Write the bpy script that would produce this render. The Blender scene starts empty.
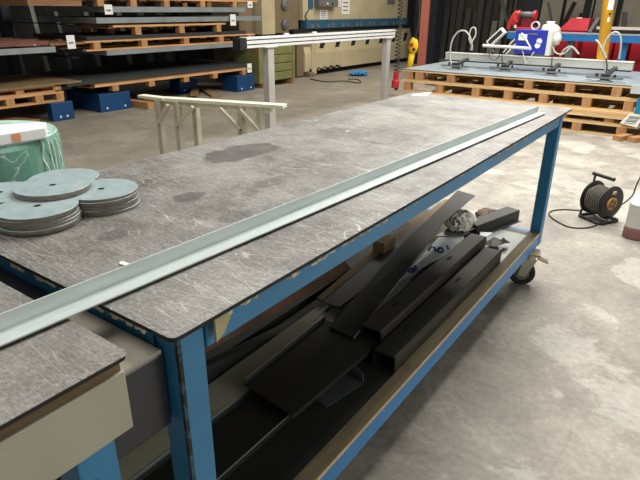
import bpy, bmesh, math, random
from mathutils import Vector, Matrix
random.seed(7)
C = bpy.context.scene
COL = C.collection
# ------------------------------------------------------------------ camera
CAM = (0.549, -0.4119, 1.336); YAW, PITCH, ROLL, FPX = 0.6175, 0.4041, 0.0077, 542.4858
fw = Vector((-math.sin(YAW)*math.cos(PITCH), math.cos(YAW)*math.cos(PITCH), -math.sin(PITCH)))
r0 = Vector((math.cos(YAW), math.sin(YAW), 0)); u0 = r0.cross(fw)
rt = math.cos(ROLL)*r0 + math.sin(ROLL)*u0; up = -math.sin(ROLL)*r0 + math.cos(ROLL)*u0
cd = bpy.data.cameras.new('camera'); cam = bpy.data.objects.new('camera', cd); COL.objects.link(cam)
cam.matrix_world = Matrix(((rt.x, up.x, -fw.x, CAM[0]), (rt.y, up.y, -fw.y, CAM[1]), (rt.z, up.z, -fw.z, CAM[2]), (0, 0, 0, 1)))
cd.sensor_width = 36; cd.lens = FPX/640*36; cd.clip_start = 0.02; cd.clip_end = 100
C.camera = cam
# ------------------------------------------------------------------ light and exposure
C.view_settings.view_transform = 'Standard'; C.view_settings.look = 'None'
C.view_settings.gamma = 1; C.view_settings.use_curve_mapping = False
C.view_settings.exposure = 0.0
w = bpy.data.worlds.new('world'); C.world = w; w.use_nodes = True
w.node_tree.nodes['Background'].inputs[0].default_value = (0.90, 0.95, 0.92, 1)
w.node_tree.nodes['Background'].inputs[1].default_value = 0.26
def area(name, loc, size, power, col, aim=None):
    l = bpy.data.lights.new(name, 'AREA'); l.shape = 'RECTANGLE'; l.size, l.size_y = size
    l.energy = power; l.color = col
    o = bpy.data.objects.new(name, l); COL.objects.link(o); o.location = loc
    d = Vector(aim if aim else (loc[0], loc[1], 0)) - Vector(loc)
    o.rotation_euler = d.to_track_quat('-Z', 'Y').to_euler()
    return o
area('skylight_right', (-0.5, 4.6, 4.7), (2.4, 5.4), 560, (1.0, 0.98, 0.95))
area('skylight_near', (-1.6, -0.8, 4.6), (2.4, 2.0), 80, (1.0, 0.98, 0.94))
area('skylight_far', (-3.0, 9.6, 4.8), (4.0, 2.0), 260, (1.0, 0.94, 0.84))
area('side_fill_right', (5.6, 1.6, 1.9), (3.4, 3.0), 95, (1.0, 0.98, 0.95), (-1, 1.4, .3))  # fill added from the right to brighten shelf and rails, no known source

def at(x, y, z=None, X=None, Y=None):
    d = fw + rt*((x-320)/FPX) - up*((y-240)/FPX); c = Vector(CAM)
    if z is not None: t = (z-c.z)/d.z
    elif Y is not None: t = (Y-c.y)/d.y
    else: t = (X-c.x)/d.x
    return c + d*t
# ------------------------------------------------------------------ materials
def lin(c):
    return tuple(((v/255)/12.92 if v/255 <= .04045 else (((v/255)+.055)/1.055)**2.4) for v in c) + (1,)
class NT:
    def __init__(s, name):
        s.m = bpy.data.materials.new(name); s.m.use_nodes = True; s.t = s.m.node_tree
        s.b = s.t.nodes['Principled BSDF']; s.co = s.n('ShaderNodeTexCoord')
    def n(s, k, **kw):
        o = s.t.nodes.new(k)
        for a, v in kw.items(): setattr(o, a, v)
        return o
    def l(s, a, b): s.t.links.new(a, b)
    def mapping(s, scale=(1, 1, 1), rot=(0, 0, 0), loc=(0, 0, 0)):
        m = s.n('ShaderNodeMapping'); s.l(s.co.outputs['Object'], m.inputs[0])
        m.inputs['Scale'].default_value = scale; m.inputs['Rotation'].default_value = rot; m.inputs['Location'].default_value = loc
        return m.outputs[0]
    def noise(s, vec, scale, detail=4, rough=.6, dist=0):
        n = s.n('ShaderNodeTexNoise'); s.l(vec, n.inputs['Vector']); n.inputs['Scale'].default_value = scale
        n.inputs['Detail'].default_value = detail; n.inputs['Roughness'].default_value = rough; n.inputs['Distortion'].default_value = dist
        return n.outputs['Fac']
    def ramp(s, fac, stops):
        r = s.n('ShaderNodeValToRGB'); s.l(fac, r.inputs[0]); e = r.color_ramp.elements
        while len(e) < len(stops): e.new(.5)
        for i, (p, c) in enumerate(stops):
            e[i].position = p; e[i].color = c if len(c) == 4 else lin(c)
        return r.outputs[0]
    def mix(s, fac, a, b, mode='MIX'):
        m = s.n('ShaderNodeMix', data_type='RGBA', blend_type=mode)
        for v, k in ((fac, 0), (a, 6), (b, 7)):
            if isinstance(v, (int, float)): m.inputs[k].default_value = v
            elif isinstance(v, tuple): m.inputs[k].default_value = v
            else: s.l(v, m.inputs[k])
        return m.outputs[2]
    def math(s, op, a, b=None):
        m = s.n('ShaderNodeMath', operation=op)
        for v, k in ((a, 0), (b, 1)):
            if v is None: continue
            if isinstance(v, (int, float)): m.inputs[k].default_value = v
            else: s.l(v, m.inputs[k])
        return m.outputs[0]
    def bump(s, h, st, dist=.002):
        b = s.n('ShaderNodeBump'); b.inputs['Strength'].default_value = st; b.inputs['Distance'].default_value = dist
        s.l(h, b.inputs['Height']); s.l(b.outputs[0], s.b.inputs['Normal'])
    def fin(s, col, rough, metal=0):
        for v, k in ((col, 'Base Color'), (rough, 'Roughness'), (metal, 'Metallic')):
            if isinstance(v, (int, float, tuple)): s.b.inputs[k].default_value = v
            else: s.l(v, s.b.inputs[k])
        return s.m
BW = lambda v: (v, v, v, 1)
def mat(name, col, rough=.6, metal=0, var=.12, scale=6, bump=0, spots=None, spotcol=None, stretch=(1, 1, 1)):
    """a base colour with soft wear variation and, if asked, patches of another colour"""
    t = NT(name); v = t.mapping(stretch)
    c = lin(col); a = tuple(x*(1-var*1.6) for x in c[:3])+(1,); b = tuple(min(1, x*(1+var*1.3)) for x in c[:3])+(1,)
    n = t.noise(v, scale, 6, .65)
    cc = t.ramp(n, [(.3, a), (.7, b)])
    if spots:
        m = t.ramp(t.noise(v, spots[0], 5, .7), [(spots[1], BW(0)), (spots[1]+.06, BW(1))])
        cc = t.mix(m, cc, lin(spotcol))
    if bump: t.bump(t.noise(v, scale*6, 4), bump)
    return t.fin(cc, rough, metal)

def concrete():
    t = NT('worn_concrete'); v = t.mapping()
    big = t.noise(v, .55, 5, .6); mid = t.noise(v, 2.6, 8, .72, .4); fine = t.noise(v, 38, 4, .7)
    c = t.ramp(mid, [(.28, (110, 105, 95)), (.5, (154, 148, 136)), (.70, (188, 182, 168))])
    c = t.mix(t.ramp(big, [(.42, BW(0)), (.62, BW(1))]), c, t.mix(.5, c, lin((118, 111, 102))))
    # pale skimmed patches
    pale = t.ramp(t.noise(t.mapping(loc=(3.1, .4, 0)), 1.0, 7, .62, .2), [(.555, BW(0)), (.575, BW(.42))])
    c = t.mix(pale, c, lin((190, 186, 176)))
    dark = t.ramp(t.noise(t.mapping(loc=(8, 2, 0)), 9, 6, .75), [(.70, BW(0)), (.76, BW(.5))])
    c = t.mix(dark, c, lin((84, 76, 68)))
    # left of the table the colour blends towards a flat grey-brown
    sx = t.n('ShaderNodeSeparateXYZ'); t.l(v, sx.inputs[0])
    mr = t.n('ShaderNodeMapRange'); t.l(sx.outputs[0], mr.inputs[0])
    mr.inputs[1].default_value = -1.2; mr.inputs[2].default_value = -2.6; mr.inputs[3].default_value = 0; mr.inputs[4].default_value = .62
    c = t.mix(mr.outputs[0], c, lin((124, 113, 96)))
    c = t.mix(.22, c, t.ramp(fine, [(.3, BW(.1)), (.7, BW(.9))]), 'OVERLAY')
    # cracks
    vo = t.n('ShaderNodeTexVoronoi', feature='DISTANCE_TO_EDGE'); 
    nz = t.n('ShaderNodeTexNoise'); t.l(v, nz.inputs['Vector']); nz.inputs['Scale'].default_value = 1.6; nz.inputs['Detail'].default_value = 6
    ad = t.n('ShaderNodeVectorMath', operation='MULTIPLY_ADD'); t.l(nz.outputs['Color'], ad.inputs[0]); ad.inputs[1].default_value = (.35, .35, 0); t.l(v, ad.inputs[2])
    t.l(ad.outputs[0], vo.inputs['Vector']); vo.inputs['Scale'].default_value = .42
    cr = t.ramp(vo.outputs['Distance'], [(.0, BW(.16)), (.0035, BW(0))])
    c = t.mix(cr, c, lin((92, 84, 74)))
    t.bump(mid, .25, .003)
    return t.fin(c, t.ramp(mid, [(.3, BW(.55)), (.7, BW(.8))]))

def scratched(name, base=((74, 71, 66), (126, 122, 115)), spots=(), amount=1.0):
    """oiled steel plate covered with crossing pale scratches"""
    t = NT(name); v = t.mapping()
    c = t.ramp(t.noise(v, 7, 8, .72), [(.3, base[0]), (.7, base[1])])
    sp = t.ramp(t.noise(v, 2.2, 5, .6), [(.45, BW(0)), (.62, BW(.5))])
    c = t.mix(sp, c, lin((150, 147, 140)))
    grain = t.noise(t.mapping((30, 160, 30), (0, 0, .9)), 3, 4, .7)
    c = t.mix(.35, c, t.ramp(grain, [(.3, BW(.15)), (.7, BW(.85))]), 'OVERLAY')
    grain = t.noise(v, 120, 3, .8)
    c = t.mix(.45, c, t.ramp(grain, [(.3, BW(.1)), (.7, BW(.9))]), 'OVERLAY')
    tot = None
    for k, (rot, sc, asp, wd, st, seed) in enumerate(((.55, 1.6, 9, .0035, 1.0, 21), (1.75, 1.8, 10, .0035, 1.0, 23), (.3, 4, 6, .010, .9, 1), (1.1, 5, 8, .012, .8, 2), (2.0, 3, 8, .008, .9, 3), (2.7, 7, 7, .014, .7, 4), (1.5, 11, 5, .02, .6, 5), (.8, 16, 9, .035, .55, 6), (2.3, 19, 8, .04, .5, 8), (.1, 24, 8, .05, .5, 9), (1.9, 26, 7, .05, .5, 11))):
        mp = t.mapping((1, asp, 1), (0, 0, rot), (seed*3.7, seed*1.9, 0))
        nz = t.n('ShaderNodeTexNoise'); t.l(mp, nz.inputs['Vector']); nz.inputs['Scale'].default_value = 1.3; nz.inputs['Detail'].default_value = 3
        ad = t.n('ShaderNodeVectorMath', operation='MULTIPLY_ADD'); t.l(nz.outputs['Color'], ad.inputs[0]); ad.inputs[1].default_value = (.16, .35, 0); t.l(mp, ad.inputs[2])
        vo = t.n('ShaderNodeTexVoronoi', feature='DISTANCE_TO_EDGE'); t.l(ad.outputs[0], vo.inputs['Vector']); vo.inputs['Scale'].default_value = sc
        ln = t.ramp(vo.outputs['Distance'], [(0, BW(st)), (wd, BW(0))])
        mk = t.ramp(t.noise(t.mapping(loc=(seed, seed*2, 0)), 4.5+k, 3, .6), [(.46, BW(0)), (.6, BW(1))])
        q = t.math('MULTIPLY', ln, mk)
        tot = q if tot is None else t.math('MAXIMUM', tot, q)
    for (sx_, sy_, rx, ry, st) in spots:      # ground-bare oval patches
        mp = t.n('ShaderNodeMapping'); mp.vector_type = 'TEXTURE'; t.l(t.co.outputs['Object'], mp.inputs[0])
        mp.inputs['Location'].default_value = (sx_+.4275, sy_-1.2245, 0); mp.inputs['Scale'].default_value = (rx, ry, 100)
        ln = t.n('ShaderNodeVectorMath', operation='LENGTH'); t.l(mp.outputs[0], ln.inputs[0])
        q = t.math('ADD', ln.outputs['Value'], t.math('MULTIPLY', t.math('SUBTRACT', t.noise(v, 14, 4), .5), .8))
        mk = t.ramp(q, [(.85, BW(st)), (1.0, BW(0))])
        c = t.mix(mk, c, lin((82, 78, 73))); tot = t.math('MULTIPLY', tot, t.math('SUBTRACT', 1, t.math('MULTIPLY', mk, .8)))
    if amount < 1: tot = t.math('MULTIPLY', tot, amount)
    c = t.mix(tot, c, lin((205, 201, 195)))
    t.bump(tot, .1, .0005)
    return t.fin(c, t.ramp(t.noise(v, 6, 5), [(.3, BW(.42)), (.7, BW(.58))]), .25)

def wood(name, a, b, axis=0, rough=.75, dirt=.0):
    t = NT(name); st = [9, 9, 9]; st[axis] = .7
    v = t.mapping(tuple(st)); n = t.noise(v, 3.2, 8, .65, .8)
    c = t.ramp(n, [(.28, a), (.72, b)])
    k = t.ramp(t.noise(t.mapping(), 5, 6, .7), [(.60, BW(0)), (.75, BW(.5+dirt))])
    c = t.mix(k, c, tuple(x*.55 for x in lin(a)[:3])+(1,))
    t.bump(n, .3, .002)
    return t.fin(c, rough)

def chipped(name, paint, under, lo=.66, rough=.42, scale=14, var=.12):
    t = NT(name); v = t.mapping(); c0 = lin(paint)
    c = t.ramp(t.noise(v, 3, 6, .7), [(.3, tuple(x*(1-var) for x in c0[:3])+(1,)), (.7, tuple(x*(1+var) for x in c0[:3])+(1,))])
    m = t.ramp(t.noise(v, scale, 7, .75), [(lo, BW(0)), (lo+.03, BW(1))])
    c = t.mix(m, c, lin(under)); s = t.ramp(t.noise(t.mapping((40, 40, 4)), 2, 5, .8), [(.66, BW(0)), (.72, BW(.5))])
    c = t.mix(s, c, tuple(x*.6 for x in c0[:3])+(1,))
    return t.fin(c, t.ramp(m, [(0, BW(rough)), (1, BW(.8))]))

M = {}
M['floor'] = concrete()
M['plate'] = scratched('scratched_steel_plate', spots=((-0.674, 0.864, 0.085, 0.16, 0.85), (-0.469, 0.452, 0.035, 0.045, 0.7), (-0.402, 0.185, 0.03, 0.035, 0.6), (-0.277, 0.417, 0.03, 0.05, 0.45), (-0.382, 0.654, 0.03, 0.05, 0.45), (-0.363, 0.561, 0.02, 0.03, 0.5)))
M['plate2'] = scratched('scratched_steel_plate_second', ((92, 87, 82), (140, 135, 127)), amount=.55)
M['edge'] = mat('dark_plate_edge', (22, 19, 17), .7, .0, .3, 30)
M['blue'] = chipped('blue_gloss_paint', (50, 122, 164), (24, 44, 56), .68)
M['blue_dark'] = chipped('blue_gloss_paint_shelf', (48, 118, 172), (60, 60, 50), .72)
M['worn'] = chipped('worn_corner_weld', (52, 78, 92), (40, 36, 30), .5, .7, 40)
M['galv'] = mat('galvanised_steel', (194, 202, 198), .4, .3, .07, 9, stretch=(8, 1, 8))
M['galv_disc'] = mat('zinc_plated_disc', (156, 172, 172), .42, .2, .10, 26)
M['galv_edge'] = mat('zinc_disc_edge', (128, 120, 108), .5, .2, .2, 60)
M['hole'] = mat('deep_black', (14, 14, 15), .8, 0, .1)
M['black_steel'] = mat('black_oiled_steel', (42, 41, 38), .5, .1, .16, 7, spots=(42, .77), spotcol=(120, 118, 110))
M['black_steel2'] = mat('mill_scale_steel', (48, 46, 39), .5, .1, .18, 5, spots=(55, .78), spotcol=(110, 106, 96))
M['grey_sheet'] = mat('beige_grey_sheet', (184, 178, 154), .5, .1, .08, 3)
M['pale_sheet'] = mat('pale_grey_sheet', (140, 144, 142), .38, .5, .08, 4)
M['cut'] = mat('bright_cut_edge', (190, 190, 184), .35, .6, .05)
M['tan'] = mat('tan_board', (132, 108, 76), .7, 0, .15, 8)
M['brown'] = mat('rusty_brown_steel', (98, 72, 52), .72, .1, .35, 5, spots=(9, .62), spotcol=(52, 38, 30))
M['shelf_wood'] = wood('shelf_plank', (84, 74, 50), (128, 114, 82), 1, dirt=.3)
M['shelf_edge'] = mat('raw_timber_edge', (196, 166, 120), .7, 0, .15, 12)
M['film'] = mat('protective_film', (206, 214, 212), .35, 0, .05, 4)
M['ink'] = mat('blue_print', (24, 50, 150), .5)
M['rag'] = mat('grey_white_rag', (214, 210, 194), .9, 0, .06, 30, .2)
M['glove'] = mat('dirty_pink_glove', (128, 104, 90), .9, 0, .25, 20, .5)
M['cream'] = mat('dirty_cream_board', (168, 162, 143), .5, 0, .08, 4, spots=(18, .71), spotcol=(140, 128, 100))
M['cream_top'] = mat('cream_scuffed_top', (176, 167, 150), .55, 0, .12, 8, spots=(7, .6), spotcol=(212, 204, 190))
M['chip'] = wood('chipboard_edge', (84, 66, 44), (136, 112, 78), 1, dirt=.3)
M['cab'] = mat('dark_glossy_steel', (74, 74, 78), .3, .8, .15, 3)
M['tape'] = mat('old_masking_tape', (176, 164, 122), .75, 0, .12, 20)
M['glue'] = mat('dried_foam_glue', (206, 198, 172), .85, 0, .2, 60)
M['caster_fork'] = mat('caster_fork', (176, 168, 150), .4, .3)
M['rubber'] = mat('black_rubber', (32, 31, 30), .7, 0, .2, 12)
M['zinc'] = mat('zinc_yellow_bracket', (150, 136, 108), .4, .5, .2, 12)
M['paper'] = mat('white_paper', (226, 226, 220), .8, 0, .03)
M['print'] = mat('grey_print', (110, 112, 116), .8)
M['pallet'] = wood('pallet_pine_x', (182, 146, 98), (232, 198, 144), 0)
M['pallet_y'] = wood('pallet_pine_y', (176, 124, 80), (228, 176, 120), 1)
M['block'] = wood('pallet_block', (140, 98, 62), (196, 148, 98), 2)
M['oldwood'] = wood('old_brown_timber', (110, 76, 50), (160, 116, 78), 1)
M['steel_top'] = mat('blue_grey_sheet_stack', (160, 172, 178), .35, .3, .06, 2)
M['dark_sheet'] = mat('dark_stacked_sheet', (48, 49, 48), .7, .1, .12, 3)
M['rackgrey'] = mat('rack_grey_beam', (140, 146, 146), .5, .3, .12, 4)
M['racknavy'] = mat('rack_dark_upright', (26, 32, 42), .6, .2, .2, 4)
M['boxblue'] = mat('blue_foot_box', (4, 60, 104), .45, 0, .12, 4)
M['copper'] = mat('brown_wrapped_bars', (120, 72, 58), .5, .1, .3, 12, spots=(11, .60), spotcol=(220, 200, 190), stretch=(1, .5, 1))
M['press'] = mat('press_cream_paint', (186, 173, 138), .5, 0, .08, 2, spots=(6, .72), spotcol=(110, 94, 68))
M['press_tan'] = mat('press_taupe_paint', (122, 106, 82), .55, 0, .12, 2)
M['press_blue'] = chipped('press_blue_rail', (44, 88, 112), (30, 46, 54), .6, .5, 10)
M['greybox'] = mat('grey_control_box', (112, 114, 112), .5, .2, .12, 6)
M['alu'] = mat('brushed_aluminium', (222, 222, 220), .4, .15, .04, 6)
M['post'] = mat('grey_painted_post', (172, 168, 160), .5, .1, .08, 5)
M['greenc'] = mat('green_yellow_crate', (116, 118, 70), .65, 0, .16, 6, spots=(5, .58), spotcol=(150, 92, 48))
M['redcol'] = mat('salmon_red_oxide', (172, 98, 82), .6, 0, .10, 2)
M['yellow'] = mat('yellow_crane_paint', (252, 180, 16), .45, 0, .06, 3)
M['pend'] = mat('yellow_plastic', (236, 196, 30), .4, 0, .05)
M['redp'] = mat('red_plastic', (196, 44, 48), .4, 0, .08)
M['redm'] = mat('red_machine_paint', (178, 30, 42), .4, 0, .14, 3)
M['railblue'] = chipped('bright_blue_rail', (34, 112, 180), (30, 60, 90), .75)
M['lblue'] = mat('cobalt_blue_cover', (38, 50, 158), .4, 0, .06)
M['white'] = mat('white_paint', (214, 212, 202), .45, 0, .06, 6)
M['liftbeam'] = mat('aluminium_lift_beam', (190, 190, 180), .45, .3, .07, 4, stretch=(.3, 6, 6))
M['hose'] = mat('pale_air_hose', (184, 184, 172), .5)
M['blackp'] = mat('black_plastic', (34, 35, 36), .45, 0, .12, 8)
M['orange'] = mat('tan_socket_plate', (196, 150, 92), .5, 0, .06)
M['cable'] = mat('dark_cable', (54, 50, 46), .6)
M['cable_l'] = mat('worn_grey_cable', (104, 98, 88), .6, 0, .2, 40)
M['wallback'] = mat('grey_brown_wall_sheet', (58, 54, 48), .75, 0, .14, 1.2, stretch=(2, 1, .3))
M['walldark'] = mat('dark_wall', (30, 29, 27), .85, 0, .2, 1)
M['profile'] = mat('dark_steel_profile', (78, 78, 74), .5, .4, .25, 2, stretch=(3, 3, .4))
M['profile_l'] = mat('light_steel_profile', (122, 120, 112), .5, .4, .2, 2, stretch=(3, 3, .4))
M['panel'] = mat('leaning_grey_sheet', (128, 120, 104), .6, .1, .15, 1.4, stretch=(2, 2, .4))
M['foam'] = mat('white_foam_board', (224, 226, 220), .8, 0, .03, 4)
M['sticker'] = mat('orange_sticker', (220, 150, 100), .7)
M['wood_cream'] = mat('cream_painted_wood', (214, 208, 184), .65, 0, .09, 6, stretch=(.5, 3, 3))
M['wood_leg'] = mat('grey_cream_leg', (178, 170, 148), .65, 0, .1, 6)
M['rag_blue'] = mat('bright_blue_cloth', (58, 140, 196), .8, 0, .12, 14)
M['canister'] = mat('cloudy_white_plastic', (206, 204, 196), .45, 0, .06, 6)
M['cani_red'] = mat('dull_red_plastic', (140, 96, 90), .6, 0, .12, 10)
M['strap'] = mat('blue_strap', (20, 124, 160), .5)
# wrapped roll: green body with crinkled film highlights
t = NT('green_roll_under_film'); v = t.mapping((1, 1, 1))
n = t.noise(v, 2.2, 4, .6, 1.0)
c = t.ramp(t.noise(v, 2.5, 4), [(.3, (88, 140, 122)), (.7, (124, 168, 150))])
ridge = t.math('ABSOLUTE', t.math('SUBTRACT', n, .5))
c = t.mix(t.ramp(ridge, [(.0, BW(.7)), (.006, BW(0))]), c, lin((216, 232, 222)))
t.bump(n, .6, .01)
t.b.inputs['Coat Weight'].default_value = .6; t.b.inputs['Coat Roughness'].default_value = .15
M['roll'] = t.fin(c, .4)

# ------------------------------------------------------------------ mesh helpers
class MB:
    def __init__(s): s.bm = bmesh.new()
    def hexa(s, b, t_):
        vs = [s.bm.verts.new(p) for p in b] + [s.bm.verts.new(p) for p in t_]; n = len(b)
        s.bm.faces.new(vs[:n][::-1]); s.bm.faces.new(vs[n:])
        for i in range(n): s.bm.faces.new((vs[i], vs[(i+1) % n], vs[n+(i+1) % n], vs[n+i]))
        return s
    def box(s, x0, x1, y0, y1, z0, z1):
        return s.hexa([(x0, y0, z0), (x1, y0, z0), (x1, y1, z0), (x0, y1, z0)], [(x0, y0, z1), (x1, y0, z1), (x1, y1, z1), (x0, y1, z1)])
    def prism(s, pts, z0, z1):
        a = sum(pts[i][0]*pts[(i+1) % len(pts)][1]-pts[(i+1) % len(pts)][0]*pts[i][1] for i in range(len(pts)))
        if a < 0: pts = pts[::-1]
        f = z0 if callable(z0) else (lambda x, y: z0); h = (z1 if not callable(z0) else z1)
        return s.hexa([(p[0], p[1], f(p[0], p[1])) for p in pts], [(p[0], p[1], (f(p[0], p[1])+h if callable(z0) else z1)) for p in pts])
    def bar(s, p, q, w, h, upv=(0, 0, 1)):
        p, q = Vector(p), Vector(q); d = (q-p).normalized(); u = Vector(upv)
        a = d.cross(u)
        if a.length < 1e-4: a = d.cross(Vector((1, 0, 0)))
        a.normalize(); u = a.cross(d)
        k = [a*(w/2*i)+u*(h/2*j) for i, j in ((-1, -1), (1, -1), (1, 1), (-1, 1))]
        return s.hexa([p+e for e in k], [q+e for e in k])
    def tube(s, pts, r, n=8, closed=False, cap=True):
        pts = [Vector(p) for p in pts]; rings = []; N = len(pts); pa = None
        for i, p in enumerate(pts):
            d = (pts[(i+1) % N]-pts[i-1]) if (closed or 0 < i < N-1) else (pts[1]-pts[0] if i == 0 else pts[-1]-pts[-2])
            d.normalize()
            if pa is None: pa = d.cross(Vector((0, 0, 1)) if abs(d.z) < .9 else Vector((1, 0, 0)))
            pa = (pa - d*pa.dot(d)).normalized(); pb = d.cross(pa); rr = r(i/(N-1)) if callable(r) else r
            rings.append([s.bm.verts.new(p+(pa*math.cos(2*math.pi*k/n)+pb*math.sin(2*math.pi*k/n))*rr) for k in range(n)])
        for i in range(N if closed else N-1):
            a, b = rings[i], rings[(i+1) % N]
            for k in range(n): s.bm.faces.new((a[k], a[(k+1) % n], b[(k+1) % n], b[k]))
        if not closed and cap: s.bm.faces.new(rings[0][::-1]); s.bm.faces.new(rings[-1])
        return s
    def cyl(s, p, q, r, n=20, r2=None):
        return s.tube([p, q], (lambda t_: r+(r2-r)*t_) if r2 is not None else r, n)
    def lathe(s, prof, c, axis=(0, 0, 1), n=32):
        ax = Vector(axis).normalized(); a = ax.cross(Vector((0, 1, 0)) if abs(ax.y) < .9 else Vector((1, 0, 0))).normalized(); b = ax.cross(a); c = Vector(c); rings = []
        for r, h in prof:
            if r < 1e-6: rings.append([s.bm.verts.new(c+ax*h)])
            else: rings.append([s.bm.verts.new(c+ax*h+(a*math.cos(2*math.pi*k/n)+b*math.sin(2*math.pi*k/n))*r) for k in range(n)])
        for A, B in zip(rings, rings[1:]):
            for k in range(n):
                k2 = (k+1) % n
                if len(A) == 1 and len(B) == 1: continue
                if len(A) == 1: s.bm.faces.new((A[0], B[k2], B[k]))
                elif len(B) == 1: s.bm.faces.new((A[k], A[k2], B[0]))
                else: s.bm.faces.new((A[k], A[k2], B[k2], B[k]))
        return s
    def blob(s, c, rad, seed=0, amp=.25, sub=3, fr=3):
        from mathutils import noise
        r = bmesh.ops.create_icosphere(s.bm, subdivisions=sub, radius=1)
        for v in r['verts']:
            k = 1+amp*noise.noise(v.co*fr+Vector((seed, 0, 0)))+amp*.6*noise.noise(v.co*fr*2.3+Vector((0, seed, 0)))
            v.co = Vector((v.co.x*rad[0]*k, v.co.y*rad[1]*k, v.co.z*rad[2]*k))+Vector(c)
        return s
    def build(s, name, m, parent=None, bevel=0, smooth=False, loc=None):
        bm = s.bm; bmesh.ops.recalc_face_normals(bm, faces=bm.faces)
        if parent is not None:
            off = Vector(parent.location); p_ = parent.parent
            while p_ is not None: off += Vector(p_.location); p_ = p_.parent
        elif loc is not None: off = Vector(loc)
        else:
            xs = [v.co for v in bm.verts]; off = Vector((sum(v.x for v in xs)/len(xs), sum(v.y for v in xs)/len(xs), min(v.z for v in xs)))
        for v in bm.verts: v.co -= off
        me = bpy.data.meshes.new(name); bm.to_mesh(me); bm.free()
        me.materials.append(M[m] if isinstance(m, str) else m)
        if smooth:
            for p in me.polygons: p.use_smooth = True
        o = bpy.data.objects.new(name, me); COL.objects.link(o)
        if parent is not None: o.parent = parent
        else: o.location = off
        if bevel:
            b = o.modifiers.new('bevel', 'BEVEL'); b.width = bevel; b.segments = 2; b.limit_method = 'ANGLE'; b.angle_limit = math.radians(40)
        if smooth == 'angle':
            pass
        return o
def tag(o, label, cat, group=None, kind=None):
    o['label'] = label; o['category'] = cat
    if group: o['group'] = group
    if kind: o['kind'] = kind
    return o
def thing(name, loc, label, cat, group=None):
    o = bpy.data.objects.new(name, None); o.empty_display_size = .05; COL.objects.link(o); o.location = loc
    return tag(o, label, cat, group)
def structure(o): o['kind'] = 'structure'; return o
def copy_tree(o, parent=None):
    c = o.copy(); COL.objects.link(c); c.parent = parent
    for ch in [x for x in bpy.data.objects if x.parent == o]: copy_tree(ch, c)
    return c
def lerp(a, b, t_): return a+(b-a)*t_
def arc(p, q, h, n=16, side=(0, 0, 0)):
    p, q, sd = Vector(p), Vector(q), Vector(side)
    return [p.lerp(q, i/n)+(Vector((0, 0, h))+sd)*math.sin(math.pi*i/n) for i in range(n+1)]
def smoothpath(pts, n=8):
    P = [Vector(p) for p in pts]; P = [P[0]*2-P[1]]+P+[P[-1]*2-P[-2]]; out = []
    for i in range(1, len(P)-2):
        a, b, c_, d = P[i-1:i+3]
        for k in range(n):
            t_ = k/n; out.append(.5*((2*b)+(-a+c_)*t_+(2*a-5*b+4*c_-d)*t_*t_+(-a+3*b-3*c_+d)*t_**3))
    out.append(P[-2]); return out

# ------------------------------------------------------------------ structure
structure(MB().box(-11, 6, -5, 16, -.1, 0).build('floor', 'floor', loc=(0, 0, 0)))
structure(MB().box(-11, 6, 15.6, 15.8, 0, 5).build('wall_back', 'wallback'))
structure(MB().box(-9.4, -9.2, -5, 15.6, 0, 5).build('wall_left', 'walldark'))

# ------------------------------------------------------------------ main work table
L, W = 2.449, .855
T = thing('work_table', (-W/2, L/2, 0), 'long blue welded work table with scratched steel top, shelf and castors', 'work table')
rc = [(0+dx, dy) for dx, dy in ()]
def rounded(x0, x1, y0, y1, r, n=5):
    o = []
    for cx, cy, a0 in ((x1-r, y0+r, -90), (x1-r, y1-r, 0), (x0+r, y1-r, 90), (x0+r, y0+r, 180)):
        for k in range(n+1):
            a = math.radians(a0+90*k/n); o.append((cx+r*math.cos(a), cy+r*math.sin(a)))
    return o
tp = MB().prism(rounded(-W, 0, 0, L+.015, .012), .8990, .900).build('tabletop', 'plate', T)
MB().prism(rounded(-W+.001, -.001, .001, L+.014, .012), .8915, .8990).build('plate_edge', 'edge', T)
def rail(name, p, q, w, h, m='blue'): return MB().bar(p, q, w, h).build(name, m, T, bevel=.004)
zt = .8915-.034
rail('top_rail', (-.048, .09, zt), (-.048, L-.08, zt), .034, .068)
rail('top_rail', (-W+.048, .09, zt), (-W+.048, L-.08, zt), .034, .068)
rail('top_rail', (-.09, .045, zt), (-W+.09, .045, zt), .034, .068)
rail('top_rail', (-.09, L-.05, zt), (-W+.09, L-.05, zt), .034, .068)
lx = (-.0575, -W+.0575); ly = (.058, L-.035)
for x in lx:
    for y in ly:
        lg = MB().box(x-.0275, x+.0275, y-.0275, y+.0275, .19, .8915).build('leg', 'blue', T, bevel=.005)
        if y < 1 and x > -.2:
            MB().box(x+.0215, x+.0285, y-.0285, y-.0215, .2, .885).build('corner_weld', 'worn', lg)
for x in (-.048, -W+.048):
    MB().box(x-.016, x+.016, .09, L-.065, .192, .256).build('lower_rail', 'blue_dark', T, bevel=.003)
for y in (.045, L-.05): MB().box(-W+.09, -.09, y-.016, y+.016, .192, .256).build('lower_rail', 'blue_dark', T, bevel=.003)
MB().box(-W+.09, -.065, .065, L-.07, .241, .256).build('shelf_board', 'shelf_wood', T)
MB().box(-.0800, -.0335, .09, L-.065, .2562, .2650).build('shelf_plank', 'shelf_wood', T)
MB().box(-.0334, -.0312, .09, L-.065, .2562, .2665).build('plank_edge', 'shelf_edge', T)
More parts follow.
